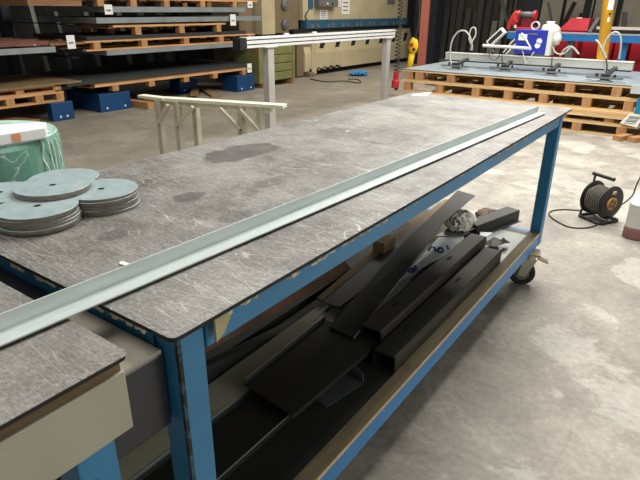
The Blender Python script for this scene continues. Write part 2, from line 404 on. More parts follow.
def caster(x, y, turn):
    e = MB(); cs, sn = math.cos(turn), math.sin(turn)
    R_ = lambda dx, dy, z: (x+dx*cs-dy*sn, y+dx*sn+dy*cs, z)
    MB().hexa([R_(a, b, .182) for a, b in ((-.045, -.045), (.045, -.045), (.045, .045), (-.045, .045))], [R_(a, b, .191) for a, b in ((-.045, -.045), (.045, -.045), (.045, .045), (-.045, .045))]).build('caster_plate', 'zinc', T)
    f = MB().cyl(R_(0, 0, .150), R_(0, 0, .182), .028, 20)
    for sd in (-1, 1):
        f.hexa([R_(a, sd*.024+b, z) for a, b, z in ((-.030, -.002, .155), (.035, -.002, .155), (.035, .002, .155), (-.030, .002, .155))],
               [R_(a, sd*.024+b, z) for a, b, z in ((-.050, -.002, .055), (-.010, -.002, .055), (-.010, .002, .055), (-.050, .002, .055))])
    f.build('caster_fork', 'caster_fork', T)
    wh = MB().lathe([(0, -.018), (.045, -.018), (.062, -.019), (.068, -.012), (.068, .012), (.062, .019), (.045, .018), (0, .018)], R_(-.03, 0, .068), (-sn, cs, 0), 28).build('wheel', 'rubber', T, smooth=False)
    MB().lathe([(0, -.0195), (.034, -.0195), (.038, -.0175), (.038, .0175), (.034, .0195), (0, .0195)], R_(-.03, 0, .068), (-sn, cs, 0), 20).build('wheel_hub', 'greybox', wh)
    MB().hexa([R_(a, b, z) for a, b, z in ((.035, -.022, .158), (.035, .022, .158), (.088, .022, .140), (.088, -.022, .140))], [R_(a, b, z+.006) for a, b, z in ((.035, -.022, .158), (.035, .022, .158), (.088, .022, .140), (.088, -.022, .140))]).build('brake_pedal', 'zinc', T)
caster(-.040, L-.150, .30); caster(-.075, .16, 2.6); caster(-W+.09, L-.13, 1.2); caster(-W+.09, .16, .9)
g = MB()
for k in range(44):
    y = random.choice((random.uniform(.1, .9), random.uniform(.1, 2.3)))
    g.blob((-.007-.004*random.random(), y, .8870-random.random()*.004), (.005, .002+random.random()**2*.016, .0015+random.random()*.004), k, .7, 2)
for k in range(34):
    x = -random.choice((random.uniform(.06, .2), random.uniform(.26, .5), random.uniform(.26, .5))); g.blob((x, .009, .8870-random.random()*.006), (.004+random.random()*.008, .005, .004+random.random()*.005), k+90, .5, 1)
g.build('glue_residue', 'glue', T)['kind'] = 'stuff'
MB().hexa([(-.010, .088, .888), (-.010, .130, .889), (-.022, .116, .846), (-.020, .096, .838)], [(-.006, .088, .888), (-.006, .130, .889), (-.016, .116, .846), (-.014, .096, .838)]).build('tape_scrap', 'tape', T)

# ------------------------------------------------------------------ second table (lower left)
T2 = thing('side_bench', (-.45, -.8, 0), 'second bench with scratched steel top, cream front board and blue legs, nearest the viewer', 'bench')
MB().prism(rounded(-W, -.022, -1.7, -.055, .012), .8990, .900).build('bench_top', 'plate2', T2)
MB().prism(rounded(-W+.001, -.023, -1.699, -.057, .012), .8925, .8990).build('plate_edge', 'edge', T2)
MB().box(-W+.02, -.034, -1.69, -.066, .8718, .8925).build('chipboard_layer', 'chip', T2)
MB().box(-.060, -.030, -1.69, -.062, .772, .8715).build('front_board', 'cream', T2, bevel=.002)
MB().box(-.30, -.0605, -1.60, .022, .840, .8465).build('support_board', 'cream_top', T2)
MB().box(-W+.12, -.305, -1.60, .30, .800, .812).build('teal_panel', mat('teal_panel', (140, 186, 166), .5), T2)
MB().box(-.62, -.0605, -.088, .026, .700, .8395).build('drawer_box', 'cab', T2, bevel=.003)
for x, y in ((-.063, -.122), (-W+.07, -.6), (-.063, -1.6), (-W+.07, -1.6)):
    MB().box(x-.03, x+.03, y-.03, y+.03, 0, .772 if x > -.2 else .845).build('leg', 'blue', T2, bevel=.004)

# ------------------------------------------------------------------ galvanised angle across both tables
a0 = at(0, 334, z=.902); a1 = at(537, 113, z=.902)
d = (a1-a0).normalized(); nr = Vector((d.y, -d.x, 0)); s0 = a0-d*.45; s1 = a1
m_ = MB()
def Lsec(p): return [p+Vector((0, 0, -.0018)), p+nr*.003+Vector((0, 0, -.0018)), p+nr*.003+Vector((0, 0, .0035)), p+nr*.040+Vector((0, 0, .0035)), p+nr*.040+Vector((0, 0, .0060)), p+nr*.003+Vector((0, 0, .0060)), p+nr*.003+Vector((0, 0, .031)), p+Vector((0, 0, .031))]
m_.hexa(Lsec(s0), Lsec(s1))
tag(m_.build('steel_angle', 'galv'), 'long galvanised steel angle lying diagonally across both steel-topped tables', 'steel angle')
p = [at(x, y, z=.9005) for x, y in ((417, 93.5), (432, 92), (427, 95.5), (411, 95.5))]
tag(MB().prism([(v.x, v.y) for v in p], .9003, .9010).build('paper_slip', 'paper'), 'small white paper slip at the far end of the table top', 'paper')
# pieces of litter on the plate
p = at(124, 264, z=.901); tag(MB().blob((p.x, p.y, .902), (.012, .006, .0012), 3, .5, 2).build('paint_flake', 'paper'), 'small white flake on the table top beside the long angle', 'flake')

# ------------------------------------------------------------------ stacks of discs
def disc(cx, cy, z, tilt=(0, 0), hole=.0065, R_=.095, label='', th=.0028):
    o = thing('steel_disc', (cx, cy, z), label, 'disc', 'zinc discs stacked on the work table')
    o.rotation_euler = (tilt[0], tilt[1], random.uniform(0, 6))
    return o
proto = None
DH = .0066
def place_disc(cx, cy, z, tilt, label):
    global proto
    if proto is None:
        o = disc(cx, cy, z, tilt, label=label); o.rotation_euler = (0, 0, 0); o.location = (0, 0, 0)
        n = 48; th = .0062
        MB().lathe([(.008, th), (.0825, th), (.083, th-.0005)], (0, 0, 0), n=n).build('disc_face', 'galv_disc', o)
        MB().lathe([(.083, th-.0005), (.083, .0005), (.0825, 0), (.008, 0), (.008, th)], (0, 0, 0), n=n).build('disc_rim', 'galv_edge', o)
        proto = o
    else: o = copy_tree(proto)
    o.location = (cx, cy, z); o.rotation_euler = (tilt[0], tilt[1], random.uniform(0, 6)); o['label'] = label
    return o
ORD = ('top', 'second', 'third', 'fourth', 'fifth', 'sixth', 'seventh', 'eighth')
def stack(px, py, n, name, jit=.003):
    zt_ = .9003+n*DH; c_ = at(px, py, z=zt_)
    for k in range(n):
        top = k == n-1
        place_disc(c_.x+(0 if top else random.uniform(-jit, jit)), c_.y+(0 if top else random.uniform(-jit, jit)), .9003+k*DH, (0, 0), ORD[n-1-k]+' disc down in the '+name)
    return c_, zt_
cR, zR = stack(101, 188.5, 6, 'right-hand stack of zinc discs')
cF, zF = stack(37, 205.5, 6, 'front stack of zinc discs nearest the table edge')
cB, zB = stack(64, 177, 6, 'rear stack of zinc discs, half hidden')
cL, zL = stack(-1, 192, 6, 'left stack of zinc discs cut by the photo edge')
zz = max(zR, zF, zB, zL)+.0004; ct = at(52, 184.5, z=zz+2*DH)
place_disc(ct.x, ct.y, zz, (0, 0), 'lower of two zinc discs resting on top of the four stacks')
place_disc(ct.x+.002, ct.y, zz+DH, (0, 0), 'uppermost speckled zinc disc bridging the four stacks')

# ------------------------------------------------------------------ things on the lower shelf
SH = .2385
BEFORE = set(bpy.data.objects)
def poly(pts, z): return [tuple(at(x, y, z=z)[:2]) for x, y in pts]
def sheet(name, pts, z, th, m, label, cat='sheet', bevel=0):
    P = poly(pts, z+th) if not isinstance(pts[0][0], float) else pts
    return tag(MB().prism(P, z, z+th).build(name, m, bevel=bevel), label, cat)
tag(MB().box(-.80, -.094, .10, 1.95, SH, SH+.004).build('steel_sheet', 'black_steel'), 'wide black steel sheet lying flat at the bottom of the shelf load', 'sheet')
sheet('pale_sheet', [(-.32, 1.96), (-.094, 1.96), (-.094, 2.37), (-.34, 2.37)], SH, .004, 'pale_sheet', 'pale grey metal sheet flat on the shelf below the far leg')
# black strip with bright edge
st = thing('steel_strip', (-.3, .2, .2435), 'black steel strip with a bright cut edge, below the flanged plate', 'steel strip')
MB().prism([(-.375, -.25), (-.232, -.25), (-.232, .60), (-.375, .60)], .2435, .2665).build('strip_body', 'black_steel', st)
MB().prism([(-.2319, -.25), (-.2295, -.25), (-.2295, .60), (-.2319, .60)], .2640, .2672).build('cut_edge', 'cut', st)
# teal glass-like strip
sheet('teal_strip', [(-.398, -.25), (-.378, -.25), (-.378, .72), (-.398, .72)], .2435, .012, mat('teal_edge', (60, 92, 86), .4), 'narrow teal strip between black strip and beige sheet', 'strip')
# long beige grey channel
bc = thing('beige_channel', (-.45, .4, .2435), 'long beige-grey sheet metal channel with a slot, beneath the black plates', 'channel')
MB().prism([(-.500, -.30), (-.402, -.30), (-.402, 1.10), (-.520, 1.10)], .262, .268).build('channel_web', 'grey_sheet', bc)
MB().prism([(-.4018, -.30), (-.3995, -.30), (-.3995, 1.10), (-.4018, 1.10)], .2435, .2690).build('channel_lip', 'cut', bc)
p = at(326, 311, z=.268); MB().bar(p+Vector((.008, -.02, -.003)), p+Vector((-.004, .02, -.003)), .007, .0070).build('slot', 'hole', bc)
# flanged plate
fp = thing('flanged_plate', (-.3, .75, .29), 'large black steel plate with an upturned bright flange on its left edge', 'steel plate')
P = poly([(246, 384), (325, 320), (378, 343), (293, 415)], .296)
MB().prism(P, .291, .296).build('plate_web', 'black_steel', fp)
MB().bar((P[0][0], P[0][1], .302), (P[1][0], P[1][1], .302), .004, .018).build('flange', 'black_steel2', fp)
MB().bar((P[0][0]-.0, P[0][1], .3118), (P[1][0], P[1][1], .3118), .003, .0014).build('cut_edge', 'cut', fp)
MB().bar((P[3][0]-.01, P[3][1]+.01, .2800), (P[2][0]-.01, P[2][1]-.02, .2800), .004, .0215).build('lower_flange', 'black_steel2', fp)
# long plank tilted up towards the far end
zf = lambda x, y: .302+max(0, y-1.0)*.085
def on_slope(px, py):
    z = .32
    for _ in range(12):
        q_ = at(px, py, z=z); z = zf(q_.x, q_.y)+.004
    return (q_.x, q_.y)
P = [on_slope(*q_) for q_ in ((457, 192), (474, 197), (443, 224), (400, 280), (354, 338), (330, 327), (343, 310), (368, 284), (405, 241), (426, 222))]
lp = thing('steel_plank', (P[4][0], P[4][1], .302), 'long black sheet metal strip slanting up over the load to the rag', 'steel strip')
MB().prism(P, zf, .004).build('strip_body', 'black_steel', lp)
a_, b_ = P[3], P[4]; ed = MB().bar((a_[0]+.001, a_[1], zf(*a_)+.003), (b_[0]+.001, b_[1], zf(*b_)+.003), .0022, .004).build('cut_edge', 'cut', lp)
sheet('mill_sheet', [(324, 301), (341, 306), (370, 284), (405, 241), (430, 222), (421, 222), (380, 254)], .291, .003, 'black_steel2', 'greenish black sheet between tan board edge and slanting strip')
sheet('tan_board', [(319, 296.5), (324, 299), (380, 254), (430, 220), (452, 200), (444, 200), (417, 220), (378, 246)], .279, .012, 'tan', 'narrow tan board with a raw edge alongside the black sheets', 'board')
sheet('glass_offcut', [(341, 306), (352, 303), (369, 287), (364, 286)], .284, .003, 'pale_sheet', 'small bright glassy offcut wedged under the slanting strip', 'offcut')
# galvanised gusset bracket
gb = thing('gusset_bracket', (-.17, .72, .2435), 'small grey tapered bracket with an upturned end on the black sheet', 'bracket')
P = poly([(317, 401), (327, 407), (362, 384), (363, 374), (350, 372), (336, 380)], .246)
MB().prism(P, .2435, .246).build('bracket_web', mat('bracket_grey', (92, 96, 94), .4, .5), gb)
a_, b_ = Vector((P[3][0], P[3][1], .246)), Vector((P[4][0], P[4][1], .246)); 
b2 = Vector(at(352, 371, z=.246)); a2 = Vector(at(363, 382, z=.246))
fl = MB()
for p1, q1 in ((a2, a2+Vector((0, 0, .028))), (b2, b2+Vector((0, 0, .028))), (a2+Vector((0, 0, .028)), b2+Vector((0, 0, .028))), (a2, b2)): fl.bar(p1, q1, .002, .002, (1, 0, 0))
fl.hexa([a2, b2, b2+Vector((.001, .001, 0)), a2+Vector((.001, .001, 0))], [a2+Vector((0, 0, .028)), b2+Vector((0, 0, .028)), b2+Vector((.001, .001, .028)), a2+Vector((.001, .001, .028))])
fl.build('upturned_end', 'pale_sheet', gb)
q1 = at(321, 402, z=.2465); MB().cyl((q1.x, q1.y, .2461), (q1.x, q1.y, .2466), .003, 10).build('bolt_hole', 'hole', gb)
# slotted channels
def channel(x0, x1, y0, y1, z0, z1, slots, label, skew=0):
    e = thing('slotted_channel', ((x0+x1)/2, (y0+y1)/2, z0), label, 'steel channel', 'black slotted channels on the shelf')
    th = .006
    sec = [(x0, z0), (x0+th, z0), (x0+th, z1-th), (x1-th, z1-th), (x1-th, z0), (x1, z0), (x1, z1-.006), (x1-.006, z1), (x0+.006, z1), (x0, z1-.006)]
    sec2 = [(x0, z0), (x0, z1-.006), (x0+.006, z1), (x1-.006, z1), (x1, z1-.006), (x1, z0), (x1-.03, z0), (x1-.03, z0+th), (x1-th, z0+th), (x1-th, z1-th), (x0+th, z1-th), (x0+th, z0+th), (x0+.03, z0+th), (x0+.03, z0)]
    b = MB(); b.hexa([(x, y0, z) for x, z in sec2], [(x+skew, y1, z) for x, z in sec2]); b.build('channel_body', 'black_steel2', e)
    for y in slots:
        xc = (x0+x1)/2-.008+skew*(y-y0)/(y1-y0)
        pts = [(xc+.007*math.cos(a)*1, y+(.017 if math.sin(a) > 0 else -.017)+.006*math.sin(a)) for a in [math.pi*2*k/14 for k in range(14)]]
        MB().prism(pts, z1-.001, z1+.0006).build('slot', 'hole', e)
channel(-.262, -.180, .985, 1.99, .289, .336, (1.17, 1.66), 'black slotted steel channel, the left and higher of two', -.005)
channel(-.176, -.092, .925, 1.94, .2430, .305, (1.09, 1.55), 'black slotted steel channel next to the wooden shelf edge')
tag(MB().box(-.30, -.182, 1.02, 1.95, .2430, .2885).build('timber_packer', 'black_steel2'), 'dark flat bar bundle supporting the higher slotted channel', 'packer')
# film-covered sheet with blue print
fs = thing('film_sheet', (-.36, 1.8, .27), 'pale film-covered sheet with blue printed letters, under the slanting strip', 'sheet')
P = poly([(398, 283), (440, 236), (462, 234), (466, 243), (440, 258), (415, 272)], .276)
MB().prism(P, .272, .276).build('film', 'film', fs)
def stroke(px, cl=False, wd=.012):
    b = MB(); q_ = [at(x, y, z=.2764) for x, y in px]; b.tube(q_+([] if not cl else []), wd/2, 6, closed=cl); return b
def printed(px, cl=False): 
    o = stroke(px, cl).build('blue_letter', 'ink', fs); o.scale.z = 1; return o
printed([(429, 251), (431, 246.5), (435, 248), (435.5, 251.5)])
printed([(447.5, 246), (448.2, 249.5)])
printed([(440.5+2.6*math.cos(a), 250.5+2.2*math.sin(a)) for a in [2*math.pi*k/16 for k in range(16)]], True)
printed([(412+2.6*math.cos(a), 270.5+1.7*math.sin(a)) for a in [2*math.pi*k/14 for k in range(14)]], True)
printed([(416, 266), (416.5, 270)])
sheet('pale_offcut', [(437, 236), (447, 229), (470, 232), (462, 236)], .277, .004, 'pale_sheet', 'pale offcut sheet just below the crumpled rag', 'offcut')
# rag and glove
p = at(461, 222, z=.31)
rg = MB(); from mathutils import noise as nz_
for v_ in bmesh.ops.create_icosphere(rg.bm, subdivisions=5, radius=1)['verts']:
    c_ = v_.co.copy(); wv = c_+Vector((nz_.noise(c_*1.5), nz_.noise(c_*1.5+Vector((5, 0, 0))), nz_.noise(c_*1.5+Vector((0, 9, 0)))))*.7
    fold = 1-abs(nz_.noise(wv*Vector((1, 1, 1))*2.2))*2.2; f2 = 1-abs(nz_.noise(wv*4.6+Vector((3, 1, 2))))*2
    k_ = .80+.36*fold*.8+.16*f2; v_.co = Vector((c_.x*.064*k_+p.x, c_.y*.100*k_+p.y, max(c_.z*.040*k_, -.05)+.312))
rr_ = random.Random(8)
for k in range(16):
    a = rr_.uniform(0, 6.28); w1 = rr_.uniform(.5, 1.4); pts_ = [(p.x+.060*math.cos(a+w1*u-.2)*math.sin(.5+1.1*u+.2*math.sin(5*u+k)), p.y+.092*math.sin(a+w1*u-.2)*math.sin(.5+1.1*u), .312+.050*math.cos(.5+1.1*u)+.004) for u in (0, .2, .4, .6, .8, 1)]
    rg.tube(smoothpath(pts_, 4), .005, 6)
for k in range(6):
    a = k*1.1; rg.tube(smoothpath([(p.x+.03*math.cos(a), p.y+.05*math.sin(a), .345), (p.x+.05*math.cos(a+.4), p.y+.075*math.sin(a+.4), .325), (p.x+.055*math.cos(a+.7), p.y+.085*math.sin(a+.7), .295)], 4), .009, 6)
tag(rg.build('crumpled_rag', 'rag', smooth=True), 'crumpled off-white rag beside the black slotted channels', 'rag')
p = at(483, 213, z=.30)
gl = MB().blob((p.x, p.y, .292), (.035, .055, .022), 9, .35, 3, 3)
for k in range(4): gl.tube(smoothpath([(p.x-.02+.014*k, p.y+.02, .298), (p.x-.01+.018*k, p.y+.07, .300), (p.x+.01+.02*k, p.y+.095, .285)], 4), .009, 6)
tag(gl.build('work_glove', 'glove', smooth=True), 'dirty pinkish-brown work glove behind the rag', 'glove')
# short C channel lying on the shelf
a_, b_ = at(477, 232, z=.27), at(519, 216, z=.27)
sc_ = thing('short_channel', ((a_.x+b_.x)/2, (a_.y+b_.y)/2, .243), 'short dark steel channel offcut lying beyond the rag', 'steel channel')
dd = (b_-a_).normalized(); nn = Vector((-dd.y, dd.x, 0))
def sec3(p_):
    o = []
    for a, z in ((0, .245), (0, .299), (.004, .303), (.080, .303), (.084, .299), (.084, .245), (.078, .245), (.078, .295), (.006, .295), (.006, .245)): o.append(Vector((p_.x, p_.y, 0))+nn*a+Vector((0, 0, z)))
    return o
MB().hexa(sec3(a_), sec3(b_)).build('channel_body', 'black_steel2', sc_)
MB().hexa([v+Vector((0, 0, 0)) for v in [a_*0+Vector((a_.x, a_.y, .243))-nn*.02, Vector((b_.x, b_.y, .243))-nn*.02, Vector((b_.x, b_.y, .243)), Vector((a_.x, a_.y, .243))]],
          [Vector((a_.x, a_.y, .2449))-nn*.02, Vector((b_.x, b_.y, .2449))-nn*.02, Vector((b_.x, b_.y, .2449)), Vector((a_.x, a_.y, .2449))]).build('bottom_lip', 'black_steel', sc_)
# offcuts at the far end
for k, (x, y, mm, a, lb) in enumerate(((488, 236, 'pale_sheet', .3, 'small pale metal offcut at the far end of the slotted channels'), (494, 243, 'black_steel2', 1.0, 'dark bent metal offcut next to the wooden shelf edge'), (503, 244, 'black_steel', 2.0, 'thin black scrap by the shelf edge near the far leg'), (500, 250.5, 'paper', .6, 'tiny white scrap between channel end and shelf edge'))):
    p = at(x, y, z=.26); r_ = (.05, .045, .035, .010)[k]
    b = MB(); q_ = [(p.x+r_*math.cos(a+t_)*(1, .6)[i % 2], p.y+r_*1.3*math.sin(a+t_), .247+.006*k+.008*((i+k) % 3)) for i, t_ in enumerate((0, 1.2, 2.6, 3.9, 5.1))]
    b.hexa(q_, [(x_, y_, z_+.003) for x_, y_, z_ in q_])
    tag(b.build('metal_offcut' if k < 3 else 'paper_scrap', mm), lb, 'offcut' if k < 3 else 'scrap')
# leaning brown panel and dark sheets on the far half of the shelf
bp = MB(); n = 14
secb = [(lerp(-.575, -.77, t_)-.05*math.sin(math.pi*t_), lerp(.36, .80, t_)) for t_ in [k/n for k in range(n+1)]]
y0b, y1b = .10, 1.40
ring0 = [(x, y0b, z) for x, z in secb]; ring1 = [(x+.0, y1b, z-.085) for x, z in secb]
bp.hexa(ring0+[(x-.006, y, z) for x, y, z in ring0[::-1]], ring1+[(x-.006, y, z) for x, y, z in ring1[::-1]])
tag(bp.build('rusty_sheet', 'brown'), 'rusty brown curved panel leaning under the table top behind the sheets', 'panel')
tag(MB().hexa([(-.520, -.02, .244), (-.526, -.02, .244), (-.526, .98, .244), (-.520, .98, .244)], [(-.548, -.02, .400), (-.554, -.02, .400), (-.554, .98, .252), (-.548, .98, .252)]).build('leaning_sheet', 'black_steel'), 'black sheet standing on edge between beige channel and brown panel', 'sheet')
tag(MB().box(-.78, -.60, .12, 2.1, .2430, .262).build('sheet_stack', 'black_steel2'), 'pile of dark sheets at the rear of the shelf in shadow', 'sheet pile')
P = at(384, 244, z=.32); tag(MB().box(P.x-.03, P.x+.03, P.y-.05, P.y+.06, .286, .345).build('cardboard_block', 'tan', bevel=.002), 'small tan block behind the board in the shelf shadow', 'block')

# the load rests on the raised shelf board
for o in [x for x in bpy.data.objects if x not in BEFORE and x.parent is None]:
    k = .018/(CAM[2]-.26); o.location = (o.location.x+(CAM[0]-o.location.x)*k*.9, o.location.y+(CAM[1]-o.location.y)*k, o.location.z+.018)
# ------------------------------------------------------------------ cable reel and canister on the floor right
rx, ry = .085, 3.58
ax = Vector((.86, -.51, 0)).normalized()     # axle direction, towards the viewer's right
side = Vector((-ax.y, ax.x, 0))
CR = thing('cable_reel', (rx, ry, 0), 'black cable reel with wound cable and tan sockets on the concrete floor', 'cable reel')
cc = Vector((rx, ry, .142)); Rr = .115
def flange(off, name, m):
    return MB().lathe([(0, off-.006), (.09, off-.006), (Rr, off-.004), (Rr, off+.004), (.09, off+.008), (0, off+.008)], cc, ax, 40).build(name, m, CR)
flange(-.085, 'rear_flange', 'blackp'); ff = flange(.060, 'front_flange', 'blackp')
MB().lathe([(0, -.079), (.05, -.079), (.05, .054), (0, .054)], cc, ax, 24).build('drum', 'blackp', CR)
pth = []
for i in range(420):
    a = i*.30; tt = i/419; lay = int(tt*3); u_ = (tt*3) % 1; u_ = u_ if lay % 2 == 0 else 1-u_
    pth.append(cc+ax*(-.072+.118*u_)+(side*math.cos(a)+Vector((0, 0, 1))*math.sin(a))*(.068+.010*lay))
MB().tube(pth, .0062, 6).build('wound_cable', 'cable_l', CR, smooth=True)
sp = MB().lathe([(0, .068), (.045, .068), (.045, .076), (.042, .079), (0, .079)], cc-Vector((0, 0, .004)), ax, 28).build('socket_plate', 'orange', CR)
for a in (.5, 2.07, 3.64, 5.21):
    c2 = cc-Vector((0, 0, .004))+(side*math.cos(a)+Vector((0, 0, 1))*math.sin(a))*.023
    MB().lathe([(0, .0785), (.013, .0785), (.013, .0800), (0, .0800)], c2, ax, 16).build('socket', mat('socket_dark', (120, 84, 46), .5) if a < 1 else bpy.data.materials['socket_dark'], sp)
c2 = cc+ax*.072+side*(-.002)+Vector((0, 0, .072))*1
MB().hexa([c2+side*a+Vector((0, 0, b)) for a, b in ((-.016, -.010), (.016, -.010), (.016, .012), (-.016, .012))], [c2+ax*.008+side*a+Vector((0, 0, b)) for a, b in ((-.013, -.008), (.013, -.008), (.013, .009), (-.013, .009))]).build('label_tag', 'shelf_edge', CR)
fr = MB(); zf_ = -.131; loop = []
for a_, b_ in ((-.10, -.075), (-.10, .075), (-.085, .09), (.07, .09), (.085, .075), (.085, -.075), (.07, -.09), (-.085, -.09)): loop.append(cc+ax*a_+side*b_+Vector((0, 0, zf_)))
fr.tube(loop, .010, 8, closed=True)
for sd in (-1, 1): fr.tube(smoothpath([cc+ax*-.10+side*.072*sd+Vector((0, 0, zf_)), cc+ax*-.103+side*.04*sd+Vector((0, 0, -.03)), cc+ax*-.103], 5), .008, 8)
fr.tube([cc+ax*-.103, cc+ax*-.103+Vector((0, 0, .08)), cc+ax*-.100+Vector((0, 0, .155))], .008, 8)
fr.cyl(cc+ax*-.108, cc+ax*-.092, .02, 12)
for sd in (-1, 1): fr.tube([cc+ax*.082+side*.06*sd+Vector((0, 0, zf_)), cc+ax*.076+Vector((0, 0, -.10))], .006, 8)
fr.build('stand_frame', 'blackp', CR, smooth=True)
h0 = cc+ax*-.105+Vector((0, 0, .158))
MB().tube([h0-ax*.012, h0, h0+ax*.03, h0+ax*.14, h0+ax*.155], lambda t_: .012 if .1 < t_ < .95 else .014, 10).build('carry_handle', 'blackp', CR, smooth=True)
pts = [at(x, y, z=.006) for x, y in ((580, 210.5), (565, 209.5), (553, 210.5), (549, 214), (555, 220), (568, 226.5), (582, 228), (594, 226), (603, 221))]
tag(MB().tube(smoothpath([Vector(p) for p in pts], 8), .0045, 6).build('loose_cable', 'cable', smooth=True), 'dark cable looping on the floor left of the reel', 'cable')
pA = cc+ax*.066+side*.06+Vector((0, 0, -.03)); pB = at(632, 196, Y=3.35); pC = at(640, 178, Y=3.25); pD = pC+(pC-pB)*3
tag(MB().tube(smoothpath([pA, at(618, 207, Y=3.42), pB, pC, pD+Vector((.05, 0, .1)), pD+Vector((.35, .2, .5))], 8), .0045, 6).build('supply_cable', 'cable', smooth=True), 'dark supply cable rising from the reel to the right', 'cable')
CN = thing('canister', (.42, 3.42, 0), 'cloudy white plastic canister with dull red foot at the right edge', 'canister')
def cani(z0, z1, gr, m, nm, top=False):
    b = MB(); pr_ = rounded(.265-gr, .56+gr, 3.31-gr, 3.60+gr, .05)
    b.prism(pr_, z0, z1)
    if top: b.hexa([(x, y, z1) for x, y in pr_], [((x-.42)*.6+.44, (y-3.46)*.6+3.46, z1+.055) for x, y in pr_]); b.cyl((.44, 3.46, z1+.05), (.44, 3.46, z1+.09), .03)
    b.build(nm, m, CN, bevel=.008)
cani(.075, .225, 0, 'canister', 'canister_body', True); cani(0, .0745, .003, 'cani_red', 'canister_foot')

# ------------------------------------------------------------------ wrapped roll beyond the table, left
RO = thing('wrapped_roll', (-2.154, 0.698, 0), 'large green roll in crinkled stretch film standing beyond the table, left', 'wrapped roll')
rcx, rcy, rr = -2.154, 0.698, .33
MB().lathe([(0, 0), (rr, 0), (rr*1.01, .3), (rr, .60), (rr*1.0, .765), (rr*.985, .785), (rr*.95, .79), (0, .79)], (rcx, rcy, 0), n=56).build('roll_body', 'roll', RO, smooth=False)
MB().lathe([(0, .7905), (.30, .7905), (.318, .797), (.322, .7905), (.322, .788), (0, .788)], (rcx, rcy, 0), n=56).build('top_film', mat('crinkled_top_film', (176, 208, 192), .3, 0, .14, 9, .8), RO)
FM = mat('bunched_film', (206, 222, 212), .35, 0, .1, 20); rn_ = random.Random(4)
for k in range(5):
    a = .35+.11*k; pts_ = [(rcx+(rr+.004+rn_.uniform(-.002, .006))*math.cos(a+rn_.uniform(-.03, .03)), rcy+(rr+.004)*math.sin(a+rn_.uniform(-.03, .03)), .80-.045*q_-.01*k) for q_ in range(rn_.randint(4, 13))]
    MB().tube(smoothpath(pts_, 3), .0022+rn_.random()*.002, 5).build('film_strand', FM, RO)
for k in range(4):
    a0_ = -1.0+.12*k; pts_ = [(rcx+(rr+.002)*math.cos(a0_+.07*q_), rcy+(rr+.002)*math.sin(a0_+.07*q_), .50+.05*k+.02*math.sin(q_*1.3+k)+.015*q_) for q_ in range(5)]
    MB().tube(smoothpath(pts_, 3), .003, 5).build('film_strand', FM, RO)
P = poly([(0, 124), (46, 121.5), (47, 130), (0, 141)], .86); zb = .80
wb = thing('foam_board', (-2.1, .8, zb), 'white foam board with orange sticker lying on the wrapped green roll', 'board')
q_ = [at(x, y, z=.845) for x, y in ((46, 122), (45, 127.5), (-30, 139), (-60, 128))]
MB().prism([(v.x, v.y) for v in q_], .7975, .845).build('board_body', 'foam', wb, bevel=.004)
e0, e1 = q_[1], q_[2]; tt = .42; sp_ = e0.lerp(e1, tt); sd_ = (e1-e0).normalized(); no_ = Vector((sd_.y, -sd_.x, 0))
if no_.dot(Vector(CAM)-sp_) < 0: no_ = -no_
c0 = Vector((sp_.x, sp_.y, .822))+no_*.001
MB().hexa([c0+sd_*a+Vector((0, 0, z)) for a, z in ((-.018, -.017), (.018, -.017), (.018, .017), (-.018, .017))], [c0+no_*.001+sd_*a+Vector((0, 0, z)) for a, z in ((-.018, -.017), (.018, -.017), (.018, .017), (-.018, .017))]).build('sticker', 'sticker', wb)

# ------------------------------------------------------------------ cream trestle
TR = thing('wooden_trestle', (-2.3, 2.4, 0), 'cream-painted wooden trestle stand with braced legs and a narrow top plank', 'trestle')
zt_ = .72
A_, B_ = at(163, 97, z=zt_), at(285, 104.5, z=zt_)
u_ = (B_-A_).normalized(); v_ = Vector((-u_.y, u_.x, 0))
MB().bar(A_-Vector((0, 0, .012)), B_-Vector((0, 0, .012)), .085, .024).build('top_plank', 'wood_cream', TR, bevel=.003)
MB().bar(A_+u_*.02-Vector((0, 0, .042)), B_-u_*.10-Vector((0, 0, .042)), .04, .034).build('under_rail', 'wood_cream', TR)
a_, b_ = at(141, 96, z=.71), at(166, 99, z=.71); MB().bar(a_, b_, .07, .022).build('end_plank', 'wood_cream', TR, bevel=.003)
def foot(px, py, off, brace=0, zz_=.695):
    p_ = at(px, py, z=zz_); p_ = A_+u_*(p_-A_).dot(u_)+v_*off; p_.z = zz_
    MB().box(p_.x-.022, p_.x+.022, p_.y-.022, p_.y+.022, 0, zz_).build('leg', 'wood_leg', TR, bevel=.002)
    if brace:
        q1 = p_-Vector((0, 0, .16)); q2 = p_+u_*brace+Vector((0, 0, -.02))
        MB().bar(q1+v_*-.03, q2+v_*-.03, .022, .04, v_).build('brace', 'wood_leg', TR)
        MB().cyl(q1+v_*-.045+u_*.005, q1+v_*-.041+u_*.005, .008, 8).build('bolt', 'hole', TR)
foot(167, 98.5, -.025, .10); foot(182, 100.5, -.025, .15); foot(195, 101, .06, 0); foot(244, 105, -.025, -.15); foot(264, 105.5, -.02, -.14)

